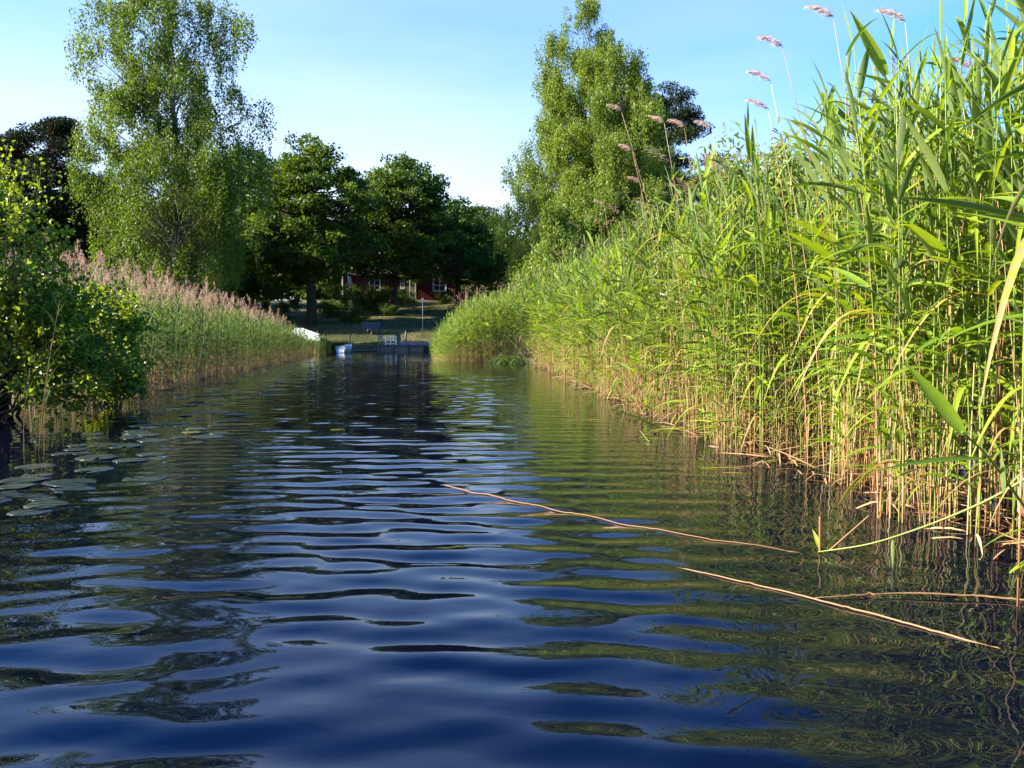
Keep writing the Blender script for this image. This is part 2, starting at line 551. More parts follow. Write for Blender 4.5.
m, n, p, out = new_mat("water")
L = n.links.new
p.inputs["Base Color"].default_value = (0.0014, 0.0024, 0.0080, 1)
p.inputs["Roughness"].default_value = 0.008
p.inputs["IOR"].default_value = 1.33
p.inputs["Specular Tint"].default_value = (0.30, 0.58, 1.0, 1)  # blue of the reflected sky painted in; water reflects without a tint
p.inputs["Specular IOR Level"].default_value = 0.5
tc = n.nodes.new("ShaderNodeTexCoord")
mp = n.nodes.new("ShaderNodeMapping"); mp.inputs["Scale"].default_value = (5, 11, 1)
no = n.nodes.new("ShaderNodeTexNoise"); no.inputs["Scale"].default_value = 1.0; no.inputs["Detail"].default_value = 2
L(tc.outputs["Object"], mp.inputs[0]); L(mp.outputs[0], no.inputs[0])
bp = n.nodes.new("ShaderNodeBump"); bp.inputs["Strength"].default_value = 0.05; bp.inputs["Distance"].default_value = 0.02
L(no.outputs["Fac"], bp.inputs["Height"]); L(bp.outputs[0], p.inputs["Normal"])
M['water'] = m
wx = np.concatenate([np.arange(-13, -3.6, 0.14), np.arange(-3.6, 3.6, 0.05), np.arange(3.6, 8.01, 0.2)])
wy = np.concatenate([np.arange(-6, 0.8, 0.1), np.arange(0.8, 8, 0.022), np.arange(8, 20, 0.045), np.arange(20, 46.6, 0.07)])
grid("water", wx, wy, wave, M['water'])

# ------------------------------------------------------------------ reeds
WIND = np.array([-0.75, -0.25, 0])


def reed_paths(base, h, lean, ldir, K=7):
    t = np.linspace(0, 1, K)
    P = base[:, None, :] + h[:, None, None] * t[None, :, None] * np.array([0, 0, 1.0])
    P = P + (h * lean)[:, None, None] * (0.35 * t + 0.65 * t ** 2.2)[None, :, None] * ldir[:, None, :]
    return P, t


def at(P, u):
    """points (N,M,3) on the paths at parameters u (N,M)"""
    N, K, _ = P.shape
    f = np.clip(u, 0, 1) * (K - 1)
    i = np.minimum(f.astype(int), K - 2)
    fr = (f - i)[..., None]
    r_ = np.arange(N)[:, None]
    return P[r_, i] * (1 - fr) + P[r_, i + 1] * fr


def green_reeds(gs, gl, base, h, nl=9, tmin=0.3, lean=(0.02, 0.16), lw=1.0, K=5, sides=4, tone=(0, 1), ll=1.0, wind=0.55, stemw=1.0):
    N = len(base)
    a = U(0, 2 * np.pi, N)
    ld = unit(np.stack([np.cos(a), np.sin(a), 0 * a], -1) * 0.8 + WIND * wind)
    P, t = reed_paths(base, h, U(*lean, N), ld)
    r0 = U(.0030, .0048, N) * stemw
    tn = U(0, 1, N)
    g0 = U(-0.05, 0.6, N)                       # where the dry sheaths give way to green
    st = np.where(t[None, :] < g0[:, None], tn[:, None] * 0.42, 0.6 + 0.4 * tn[:, None])
    gs.tubes(P, r0[:, None] * np.interp(t, [0, .5, 1], [1, .85, .55])[None, :], sides, st)
    u = np.linspace(0, 1, nl)[None, :] * (0.985 - tmin) + tmin + U(-.03, .03, (N, nl))
    B = at(P, u)
    phi = U(0, 2 * np.pi, N)[:, None] + np.arange(nl)[None, :] * np.pi + U(-.5, .5, (N, nl))
    hd = np.stack([np.cos(phi), np.sin(phi), 0 * phi], -1) * 0.9 + WIND * wind
    hd[..., 2] = 0
    hd = unit(hd)
    el = np.radians(np.interp(u, [0.2, .7, 1], [18, 36, 66]) + U(-20, 18, (N, nl)))
    D = hd * np.cos(el)[..., None] + np.array([0, 0, 1.0]) * np.sin(el)[..., None]
    Ln = np.interp(u, [0.25, .55, .85, 1], [.26, .42, .40, .26]) * U(.75, 1.25, (N, nl)) * ll * np.minimum(h / 2.2, 1.15)[:, None]
    Wd = Ln * U(.055, .092, (N, nl)) * lw
    dr = U(.05, .55, (N, nl))
    tl = np.clip(tn[:, None] * 0.45 + U(0, .55, (N, nl)), 0, 1)
    tl = np.minimum(tl, .9)
    tl = tone[0] + tl * (tone[1] - tone[0])
    dead = U(0, 1, (N, nl)) < np.interp(u, [.15, .4, .8], [.3, .06, .01])
    tl = np.where(dead, 1.0, tl)
    dr = np.where(dead | (U(0, 1, (N, nl)) < .05), U(.8, 1.3, (N, nl)), dr)
    Wd = np.where(dead, Wd * .6, Wd)
    keep = (U(0, 1, (N, nl)) > 0.08).ravel()
    f3 = lambda v: v.reshape(-1, 3)[keep]
    f1 = lambda v: v.ravel()[keep]
    gl.blades(f3(B), f3(D), f1(Ln), f1(Wd), f1(dr), f1(tl), K=K, roll=U(-.7, .7, keep.sum()))
    return P


def plumes(gp, tip, ddir, size, n=70, upright=False):
    """feathery one-sided flower heads hanging from stem tips"""
    N = len(tip)
    tip = np.asarray(tip, float)
    u = U(0, 1, (N, n))
    hd = unit(np.stack([ddir[:, 0], ddir[:, 1], 0 * ddir[:, 0]], -1))
    ax = unit(hd * (0.18 if upright else 0.75) + np.array([0, 0, 0.8]))
    dk = .25 if upright else 1.0
    sz = size[:, None]
    c = tip[:, None, :] + ax[:, None, :] * (u * sz)[..., None] + hd[:, None, :] * (0.3 * dk * sz * u ** 1.6)[..., None] - np.array([0, 0, 1.0]) * (0.25 * dk * sz * u ** 2)[..., None]
    rad = sz * np.interp(u, [0, .25, .6, 1], [.05, .20, .17, .03])
    c = c + rvec(N * n).reshape(N, n, 3) * (rad * U(0.2, 1, (N, n)))[..., None] * np.array([1, 1, 1.0])
    d = unit(hd[:, None, :] * 0.9 * dk + rvec(N * n).reshape(N, n, 3) * 0.55 + ax[:, None, :] * 0.7)
    gp.blades(c.reshape(-1, 3), d.reshape(-1, 3), (sz * U(.16, .34, (N, n))).ravel(), (sz * U(.02, .045, (N, n))).ravel(), U(.1, .5, N * n),
              np.clip(U(0, 1, N)[:, None] * .5 + U(0, .5, (N, n)), 0, 1).ravel(), K=2, prof=np.array([.6, 1, .1]))


def dry_reeds(gs, gp, base, h, lean=(0.0, 0.14), plume=True, sides=4, np_=60, wind=0.5, gl=None, stemw=1.0, psize=(.16, .26), upright=False):
    N = len(base)
    a = U(0, 2 * np.pi, N)
    ld = unit(np.stack([np.cos(a), np.sin(a), 0 * a], -1) * 0.8 + WIND * wind)
    P, t = reed_paths(base, h, U(*lean, N), ld)
    tn = U(0, 0.42, N)
    gs.tubes(P, (U(.0026, .0042, N) * stemw)[:, None] * np.interp(t, [0, .6, 1], [1, .8, .45])[None, :], sides, tn)
    if plume:
        plumes(gp, P[:, -1], ld + WIND * .3, U(*psize, N), np_, upright)
    return P


def scatter_band(xf, y0, y1, depth, dens, side, front=0.0):
    """random bases from the waterline inwards; denser at the front"""
    n_ = int((y1 - y0) * depth * dens)
    y = U(y0, y1, n_)
    s = depth * U(0, 1, n_) ** 1.35 + front
    s = s + 0.18 * np.sin(y * 2.3) + 0.12 * np.sin(y * 5.1 + 1)
    x = xf(y) + side * s
    z = gh(x, y) - 0.02
    return np.stack([x, y, z], -1), s


# right bank: the 280 nearest are objects of their own, the rest is one bed
bG, sG = scatter_band(rx, 2.6, 27.5, 3.4, 52, +1)
d0 = np.hypot(bG[:, 0], bG[:, 1])
inview = np.abs(bG[:, 0]) / np.maximum(bG[:, 1], .1) < 0.66
order = np.argsort(np.where(inview, d0, 99) + 0.6 * sG)
near, rest = order[:200], order[200:]
bD, sD = scatter_band(rx, 2.6, 27.5, 2.6, 48, +1, front=-0.05)
dD = np.hypot(bD[:, 0], bD[:, 1])
oD = np.argsort(np.where(np.abs(bD[:, 0]) / np.maximum(bD[:, 1], .1) < 0.66, dD, 99) + 0.6 * sD)
nearD, restD = oD[:70], oD[70:]


def variants_green(k, **kw):
    out_ = []
    for i in range(k):
        gs, gl = Geo(), Geo()
        green_reeds(gs, gl, np.zeros((1, 3)), np.array([2.6]), **kw)
        out_.append((gs.mesh("stem", M['reed_stem']), gl.mesh("foliage", M['reed_leaf'])))
    return out_


GREEN = variants_green(20, nl=15, tmin=0.2, K=7, sides=6, lw=1.0)
GRP_G = "green reeds along the near edge of the right-hand reed bed"
GRP_D = "dry stalks along the near edge of the right-hand reed bed"


def part(name, me, parent):
    return link(bpy.data.objects.new(name, me), parent)


for k, i in enumerate(near):
    sm, fm = GREEN[k % len(GREEN)]
    t = thing("reed", bG[i], "tall green leafy reed in the dense stand along the near right water edge", "reed", GRP_G, rz=U(-.6, .6))
    s_ = U(0.82, 1.12)
    t.scale = (s_, s_, s_)
    part("stem", sm, t)
    part("foliage", fm, t)
for k, (x, y, s_, rz) in enumerate([(1.62, 2.05, 1.0, 0), (1.75, 2.3, 1.08, .4), (1.95, 2.2, 1.1, -.4), (1.7, 2.6, 1.05, .2), (1.9, 2.75, 1.12, -.2), (2.1, 2.5, 1.1, .5), (1.85, 3.0, 1.06, .1),
                                  (2.05, 3.1, 1.12, -.5), (2.2, 2.9, 1.15, .3), (1.82, 2.45, .95, -.1), (2.0, 2.0, 1.05, .3), (2.15, 3.35, 1.1, 0)]):
    sm, fm = GREEN[(k * 3 + 1) % len(GREEN)]
    t = thing("reed", (x, y, -.25), "tall broad-leaved green reed crowding the right picture edge nearest the camera", "reed", "broad-leaved reeds nearest the camera", rz=rz)
    t.scale = (s_, s_, s_)
    part("stem", sm, t)
    part("foliage", fm, t)
DRY = []
for i in range(10):
    gs, gp = Geo(), Geo()
    P = dry_reeds(gs, gp, np.zeros((1, 3)), np.array([1.0 if i < 5 else 2.2]), plume=False, sides=6)
    DRY.append(gs.mesh("stem", M['reed_stem']))
for k, i in enumerate(nearD):
    o = bpy.data.objects.new("dry_reed", DRY[k % 10])
    o.location = bD[i]
    o.rotation_euler = (U(-.09, .09), U(-.12, .08), U(0, 6.28))
    s_ = U(0.8, 1.2)
    o.scale = (1, 1, s_)
    tag(link(o), "bare tan dry reed stalk standing in water at the near right reed edge", "reed stalk", GRP_D)

gs, gl, gp = Geo(), Geo(), Geo()
b = bG[rest]
hh = np.interp(b[:, 1], [3, 6, 9, 16, 27], [2.85, 2.65, 2.35, 2.65, 2.9]) * U(.72, 1.1, len(b))
nearm = b[:, 1] < 9
green_reeds(gs, gl, b[nearm], hh[nearm], nl=13, tmin=0.16, K=5, lw=1.1, lean=(.03, .24))
green_reeds(gs, gl, b[~nearm], hh[~nearm], nl=11, tmin=0.16, K=4, sides=3, lw=1.3, lean=(.03, .24))
bd = bD[restD]
tall = U(0, 1, len(bd)) < 0.30
dry_reeds(gs, gp, bd[~tall], U(.5, 1.5, (~tall).sum()), lean=(0, .3), plume=False, sides=3, stemw=1.15)
xb = bd[U(0, 1, len(bd)) < .09]
dry_reeds(gs, gp, xb, U(.7, 1.7, len(xb)), lean=(.4, 1.1), plume=False, sides=4, wind=.2)
tb = bd[tall]
hasp = U(0, 1, len(tb)) < 0.22
dry_reeds(gs, gp, tb[~hasp], U(1.5, 2.5, (~hasp).sum()), plume=False, sides=3)
dry_reeds(gs, gp, tb[hasp], U(2.6, 3.0, hasp.sum()), lean=(.02, .12), np_=40, sides=3)
n_ = 2600
yl = 2.4 + 25 * U(0, 1, n_) ** 1.3
xl = rx(yl) + U(-.12, .7, n_)
al = U(0, 6.28, n_)
gt = Geo()
gt.blades(np.stack([xl, yl, U(-.01, .05, n_) + .03 * (xl > rx(yl) + .2)], -1), np.stack([np.cos(al), np.sin(al), U(-.12, .35, n_)], -1), U(.12, .5, n_), U(.006, .018, n_), U(0, .5, n_),
          U(0, .44, n_), K=4, roll=U(-.6, .6, n_))
bed = tag(gs.build("reed_bed", M['reed_stem']), "dense stand of green and dry reeds lining the right-hand side of the channel", "reed bed", kind="stuff")
gt.build("litter", M['reed_stem'], bed)
gl.build("foliage", M['reed_leaf'], bed)
gp.build("plume", M['reed_plume'], bed)

# far clump that juts into the channel
n_ = 1500
yy = U(29.6, 35, n_)
xx = rx(yy) + U(0, 1, n_) * (3.3 + 0 * yy)
bb = np.stack([xx, yy, gh(xx, yy)], -1)
hh = np.interp(xx - rx(yy), [0, .5, 1.6, 4], [1.0, 1.5, 2.2, 2.4]) * U(.8, 1.08, n_)
gs, gl, gp = Geo(), Geo(), Geo()
green_reeds(gs, gl, bb, hh, nl=9, tmin=.15, K=4, sides=3, lw=1.6, lean=(0.05, .25))
b2 = bb[(xx - rx(yy)) > 1.0][:70]
dry_reeds(gs, gp, b2, U(2.3, 2.8, len(b2)), np_=30, sides=3, stemw=1.3)
bed = tag(gs.build("reed_bed", M['reed_stem']), "separate rounded clump of green reeds jutting into the channel before the jetty", "reed bed", kind="stuff")
gl.build("foliage", M['reed_leaf'], bed)
gp.build("plume", M['reed_plume'], bed)

# left bank bed: green in front, brown plumes behind
gs, gl, gp = Geo(), Geo(), Geo()
bb, ss = scatter_band(lx, 12.2, 40.5, 3.6, 26, -1)
hh = np.interp(bb[:, 1], [11, 15, 26, 34, 40], [1.9, 1.9, 1.8, 1.6, 1.2]) * U(.72, 1.12, len(bb)) * np.interp(ss, [0, 1.2], [.85, 1.05])
green_reeds(gs, gl, bb, hh, nl=9, tmin=.22, K=4, sides=3, lw=1.35, tone=(0, .95), wind=-.1)
bb, ss = scatter_band(lx, 12.2, 36.5, 2.8, 13, -1, front=0.8)
dry_reeds(gs, gp, bb, np.interp(bb[:, 1], [11, 20, 30, 36], [2.1, 2.1, 1.95, 1.5]) * (U(.8, 1.12, len(bb)) + .07 * np.sin(bb[:, 1] * 1.9) + .05 * np.sin(bb[:, 1] * 4.7 + bb[:, 0])), np_=44, sides=3, stemw=1.25, wind=-.3, psize=(.20, .31), upright=True, lean=(0, .09))
bb, ss = scatter_band(lx, 12.2, 38, 1.2, 40, -1)
dry_reeds(gs, gp, bb, U(.4, .9, len(bb)), plume=False, sides=3, stemw=1.3)
bb, ss = scatter_band(lx, .5, 5.2, 2.2, 16, -1, front=.25)
green_reeds(gs, gl, bb, U(1.2, 1.8, len(bb)), nl=9, tmin=.2, K=4, sides=3, lw=1.2, wind=-.1)
bed = tag(gs.build("reed_bed", M['reed_stem']), "long reed bed on the left bank topped by brown feathery plumes", "reed bed", kind="stuff")
gl.build("foliage", M['reed_leaf_cool'], bed)
gp.build("plume", M['reed_plume'], bed)


# tall old stalks with plumes that stand out of the right bed, each its own thing
def plumed(px, py, d, bx, label, size=.2):
    tip = W(px, py, d)
    base = W(bx, 400, d)
    base[0] = max(base[0], rx(d) + .1)
    base[2] = gh(base[0], d)
    t = thing("plumed_reed", base, label, "reed")
    v = tip - base
    s = np.linspace(0, 1, 9)
    P = v[None, :] * s[:, None]
    P[:, 0] -= 0.18 * v[0] * np.sin(s * np.pi)
    gs, gp = Geo(), Geo()
    gs.tubes(P, np.interp(s, [0, 1], [.0042, .0018]), 6, U(.1, .4))
    plumes(gp, (v)[None], np.array([[-1.0, .2, 0]]), np.array([size * .8]), 240)
    gs.build("stem", M['reed_stem'], t)
    gp.build("plume", M['plume_pale'], t)


for px, py, d, bx, lab in [
    (621, 110, 9.2, 668, "tallest plumed stalk in front of the twin birches, head drooping left"),
    (632, 150, 9.6, 672, "brown plumed stalk just below the tallest one before the birches"),
    (664, 122, 8.8, 700, "plumed stalk with a wide feathery head before the dark pine"),
    (684, 126, 8.4, 716, "plumed stalk against the sky right of the dark pine"),
    (640, 182, 10.2, 664, "short plumed stalk with its head just above the willow leaves"),
    (604, 205, 12.5, 625, "plumed stalk with a small head low before the birch crown"),
    (712, 128, 7.6, 735, "thin pale plumed stalk alone in the sky above the willow"),
    (768, 108, 6.2, 800, "lowest of three plumed heads stacked in the sky above the willow"),
    (770, 80, 6.0, 806, "middle of three plumed heads stacked in the sky above the willow"),
    (782, 46, 5.6, 812, "upper of three plumed heads stacked in the sky, pale and wide"),
    (833, 16, 5.2, 880, "plumed stalk with a dark head beside the single upright leaf at the top"),
    (905, 20, 4.9, 935, "plumed stalk with a pale head near the top right corner"),
    (978, 70, 4.6, 990, "plumed stalk with a faded head among the leaves at top right")]:
    plumed(px, py, d, bx, lab, .17)


# ------------------------------------------------------------------ trees
def limb_paths(starts, ends, sag=0.0, K=6, wob=.03):
    t = np.linspace(0, 1, K)
    v = ends - starts
    P = starts[:, None, :] + v[:, None, :] * t[None, :, None]
    hl = np.linalg.norm(v[:, :2], axis=1)
    P[..., 2] -= (hl[:, None] * sag) * np.sin(t * np.pi)[None, :]
    j = rng.normal(size=P.shape) * (np.linalg.norm(v, axis=1) * wob)[:, None, None]
    j[:, 0] = 0
    return P + j


def make_tree(name, label, cat, base, height, prof, leafmat, barkmat, n_cl=90, per=400, leaf=.2, cl=(1.2, 1.2, .8), group=None,
              trunk_r=.25, lean=(0, 0), style='oak', ecc=(1, 1), off=(0, 0), lumps=.18, fill=.55, tone_var=.5, trunk_top=.85, limbs=1.0, name_parts=("trunk", "crown"), seed=0):
    """prof: [(height fraction, radius m)] crown envelope"""
    global rng
    rng = np.random.default_rng(zlib.crc32(label.encode()) + seed)
    base = np.array(base, float)
    t = thing(name, base, label, cat, group)
    pz, pr = np.array([a for a, _ in prof]), np.array([b for _, b in prof])
    # trunk
    K = 12
    s = np.linspace(0, 1, K)
    TP = np.stack([lean[0] * s ** 1.4, lean[1] * s ** 1.4, s * height * trunk_top], -1)
    TP[1:, :2] += rng.normal(size=(K - 1, 2)) * height * .006
    TP[0, 2] = -.35
    gb = Geo()
    gb.tubes(TP, trunk_r * np.interp(s, [0, .05, .15, .6, 1], [1.45, 1.1, 1, .6, .12]), 10)
    # crown clumps
    zz = np.linspace(pz[0], pz[-1], 200)
    wgt = np.interp(zz, pz, pr) ** 1.6 + .02
    cz = rng.choice(zz, n_cl, p=wgt / wgt.sum())
    az = U(0, 2 * np.pi, n_cl)
    lf = 1 + lumps * np.sin(3 * az + 9 * cz + U(0, 6)) + lumps * .7 * np.sin(5 * az - 14 * cz + U(0, 6))
    rr = np.interp(cz, pz, pr) * lf * U(0, 1, n_cl) ** fill
    C = np.stack([rr * np.cos(az) * ecc[0] + off[0], rr * np.sin(az) * ecc[1] + off[1], cz * height], -1)
    C[:, 0] += np.interp(cz, s, TP[:, 0])
    C[:, 1] += np.interp(cz, s, TP[:, 1])
    # limbs
    zs = np.clip(C[:, 2] - np.linalg.norm(C[:, :2], axis=1) * {'birch': .75, 'oak': .12, 'pine': .1}[style] - .3, height * .12, height * trunk_top * .97)
    ST = np.stack([np.interp(zs, TP[:, 2], TP[:, 0]), np.interp(zs, TP[:, 2], TP[:, 1]), zs], -1)
    LP = limb_paths(ST, C, sag=-.12 if style == 'birch' else .05)
    lr = trunk_r * limbs * np.clip(np.linalg.norm(C - ST, axis=1) / (.32 * height), .12, 1) * .30
    gb.tubes(LP, lr[:, None] * np.linspace(1, .18, 6)[None, :], 5)
    nt_ = 3
    e0 = np.repeat(LP[:, 3], nt_, 0)
    e1 = np.repeat(C, nt_, 0) + rvec(n_cl * nt_) * np.array(cl) * .8
    gb.tubes(limb_paths(e0, e1, K=4), (np.repeat(lr, nt_) * .35)[:, None] * np.linspace(1, .3, 4)[None, :], 3)
    gb.build(name_parts[0], M[barkmat], t)
    # leaves
    gl = Geo()
    cs = U(.65, 1.3, n_cl)
    nper = np.maximum(8, (per * cs ** 2 * U(.6, 1.3, n_cl)).astype(int))
    ci = np.repeat(np.arange(n_cl), nper)
    n_ = len(ci)
    ct = U(0, 1, n_cl)
    if style == 'birch':
        # hanging strands
        ns = 14
        so = rvec(n_cl * ns).reshape(n_cl, ns, 3) * U(.2, 1, (n_cl, ns, 1)) * np.array(cl)
        sl = U(.5, 1.9, (n_cl, ns)) * cl[2]
        si = rng.integers(0, ns, n_)
        u = U(0, 1, n_)
        p_ = C[ci] + so[ci, si] * cs[ci][:, None]
        p_[:, 2] -= sl[ci, si] * u
        p_ += rng.normal(size=(n_, 3)) * leaf * .9
        nr = rvec(n_) + np.array([0, 0, .35])
        ax = rvec(n_) * .7 + np.array([0, 0, -1.0])
    elif style == 'pine':
        p_ = C[ci] + rvec(n_) * (U(0, 1, n_) ** .45)[:, None] * np.array(cl) * cs[ci][:, None]
        nr = rvec(n_)
        ax = rvec(n_) + np.array([0, 0, .6])
    else:
        # little sprays inside every clump give an uneven, ragged outline
        ns = 16
        so = rvec(n_cl * ns).reshape(n_cl, ns, 3) * (U(0, 1, (n_cl, ns, 1)) ** .4) * np.array(cl)
        si = rng.integers(0, ns, n_)
        p_ = C[ci] + (so[ci, si] + rng.normal(size=(n_, 3)) * np.array(cl) * .17) * cs[ci][:, None]
        nr = rvec(n_) + np.array([0, 0, .7])
        ax = rvec(n_) + np.array([0, 0, -.25])
    sz = leaf * U(.65, 1.3, n_)
    wr = .24 if style == 'pine' else .62
    gl.leaves(p_, nr, ax, sz, sz * wr, np.clip(ct[ci] * tone_var + U(0, 1 - tone_var, n_), 0, 1))
    gl.build(name_parts[1], M[leafmat], t, smooth=False)
    return t


def gz(px, d):
    x = (px - 512) / F_PX * d
    return np.array([x, d, float(gh(x, d))])


def hgt(py, d, g):
    return W(512, py, d)[2] - g[2]


# left weeping birch
g = gz(182, 42)
H = hgt(-22, 42, g)
make_tree("birch_tree", "tall open weeping birch rising behind the plumed reeds on the left bank", "tree", g, H,
          [(.2, 2.6), (.33, 4.3), (.5, 4.7), (.7, 4.5), (.86, 4.0), (.96, 2.8), (1.0, 1.0)], 'birch_leaf', 'bark_birch', n_cl=175, per=760, leaf=.125,
          cl=(.85, .85, 1.0), trunk_r=.27, style='birch', lean=(-.3, .3), off=(-.3, 0), fill=.5, limbs=.5)
# twin birches on the right
g = gz(584, 46)
H = hgt(-4, 46, g)
make_tree("birch_tree", "taller of the twin birches on the right bank, rear one with pointed top", "tree", g, H,
          [(.06, 3.2), (.2, 4.5), (.35, 4.6), (.5, 3.9), (.7, 2.8), (.85, 2.0), (.95, 1.2), (1, .4)], 'birch_leaf_bright', 'bark_birch', n_cl=450, per=950, leaf=.105,
          cl=(.8, .8, .7), trunk_r=.22, style='birch', fill=.48, limbs=.6, lumps=.07)
g = gz(617, 42)
H = hgt(38, 42, g)
make_tree("birch_tree", "shorter front one of the twin birches on the right bank, bushy and bright", "tree", g, H,
          [(.05, 2.4), (.2, 3.3), (.4, 3.3), (.6, 2.6), (.8, 1.7), (.94, 1.0), (1, .3)], 'birch_leaf_bright', 'bark_birch', n_cl=260, per=1000, leaf=.105,
          cl=(.75, .75, .7), trunk_r=.2, style='birch', fill=.48, limbs=.6, lumps=.07)
g = gz(556, 38)
make_tree("birch_tree", "low leafy young birch spreading left below the twin birches", "tree", g, hgt(205, 38, g),
          [(.02, 1.6), (.3, 2.1), (.6, 1.7), (.9, .7), (1, .2)], 'birch_leaf_bright', 'bark_birch', n_cl=100, per=700, leaf=.12,
          cl=(.6, .6, .7), trunk_r=.1, style='birch', fill=.5, limbs=.7)
# pines
g = gz(662, 56)
make_tree("pine_tree", "dark pine half hidden behind the right side of the twin birches", "tree", g, hgt(88, 56, g),
          [(.2, 2.4), (.6, 2.9), (.8, 2.4), (.93, 1.4), (1, .4)], 'pine_leaf', 'bark_pine', n_cl=160, per=520, leaf=.26, cl=(.9, .9, .42), trunk_r=.24, style='pine', fill=.55, lumps=.3)
g = gz(46, 52)
make_tree("pine_tree", "dark pine left of the weeping birch, tallest of the left pines", "tree", g, hgt(112, 52, g),
          [(.25, 2.6), (.5, 3.8), (.75, 3.4), (.92, 1.9), (1, .5)], 'pine_leaf', 'bark_pine', n_cl=170, per=520, leaf=.26, cl=(1.0, 1.0, .45), trunk_r=.25, style='pine', lumps=.3, lean=(.6, 0))
g = gz(8, 54)
make_tree("pine_tree", "dark pine at the left picture edge behind the alder bush", "tree", g, hgt(140, 54, g),
          [(.2, 2.8), (.5, 3.8), (.8, 3.2), (.95, 1.6), (1, .4)], 'pine_leaf', 'bark_pine', n_cl=170, per=520, leaf=.26, cl=(1.0, 1.0, .5), trunk_r=.25, style='pine', lumps=.3)
g = gz(482, 92)
make_tree("pine_tree", "far pine poking its flat top above the oak crowns", "tree", g, hgt(203, 92, g),
          [(.35, 2.0), (.6, 2.8), (.85, 2.4), (.96, 1.6), (1, .5)], 'pine_leaf', 'bark_pine', n_cl=55, per=300, leaf=.34, cl=(1.2, 1.2, .45), trunk_r=.24, style='pine', lumps=.3)
# oaks round the lawn
OAK = [
    (311, 58, 137, [(.26, 2.2), (.4, 4.2), (.62, 4.2), (.82, 3.2), (.95, 1.6), (1, .6)], "large dark oak with thick bare trunk at the top of the upturned boats", .33, 105, (0, 0)),
    (395, 68, 160, [(.25, 2.6), (.31, 5.2), (.45, 6.0), (.68, 5.7), (.86, 3.9), (.96, 1.8), (1, .6)], "broad round oak crown hanging over the left half of the red cottage", .28, 150, (0, 0)),
    (458, 76, 203, [(.26, 2.6), (.32, 5.0), (.5, 5.6), (.77, 4.6), (.93, 2.2), (1, .7)], "lower oak crown over the right half of the red cottage", .26, 110, (0, 0)),
    (250, 66, 150, [(.2, 3.2), (.45, 4.4), (.7, 3.8), (.9, 2.0), (1, .6)], "ragged oak seen between the weeping birch and the large dark oak", .3, 85, (0, 0)),
    (205, 74, 172, [(.15, 3.2), (.4, 4.6), (.7, 4.0), (.92, 2.0), (1, .6)], "dim oak standing directly behind the weeping birch", .3, 85, (0, 0)),
    (150, 63, 196, [(.1, 3.2), (.4, 4.8), (.7, 4.0), (.92, 2.0), (1, .6)], "low shaded oak left of the weeping birch trunk, behind the plumed reeds", .3, 80, (0, 0)),
    (226, 57, 214, [(.22, 2.6), (.45, 3.6), (.7, 3.2), (.92, 1.8), (1, .6)], "small oak in shade right of the weeping birch trunk", .2, 60, (0, 0)),
    (88, 60, 185, [(.1, 3.2), (.4, 4.8), (.7, 4.0), (.92, 2.0), (1, .6)], "dim oak between the left pines and the weeping birch", .3, 80, (0, 0)),
    (505, 84, 243, [(.05, 3.0), (.4, 4.0), (.75, 3.2), (.95, 1.4), (1, .5)], "dark low tree filling the gap right of the cottage", .3, 85, (0, 0)),
]
for px, d, py, prof, lab, tr, ncl, off in OAK:
    g = gz(px, d)
    make_tree("oak_tree", lab, "tree", g, hgt(py, d, g), prof, 'oak_leaf', 'bark_oak', n_cl=int(ncl * 1.3), per=300, leaf=.25, cl=(1.05, 1.05, .62), trunk_r=tr, style='oak',
              group="oaks around the lawn", fill=.42, lumps=.3)

# far wood behind everything, one mass
gl = Geo()
for k in range(60):
    x = -105 + 3.0 * k + U(-1, 1); y = 104 + 9 * (k % 3) + U(-2, 2)
    hz = float(gh(x, y)); H = U(8, 11.5)
    nC = 30
    C = np.stack([x + U(-4, 4, nC), y + U(-3, 3, nC), hz + U(.05, 1, nC) * H], -1)
    ci = np.repeat(np.arange(nC), 130)
    p_ = C[ci] + rvec(len(ci)) * (U(0, 1, len(ci)) ** .4)[:, None] * np.array([2.0, 2.0, 1.4])
    gl.leaves(p_, rvec(len(ci)) + np.array([0, 0, .6]), rvec(len(ci)), U(.4, .75, len(ci)), U(.3, .5, len(ci)), U(0, .75, len(ci)))
tag(gl.build("woods", M['oak_leaf'], smooth=False), "far dark wood closing the view behind the cottage", "woods", kind="stuff")


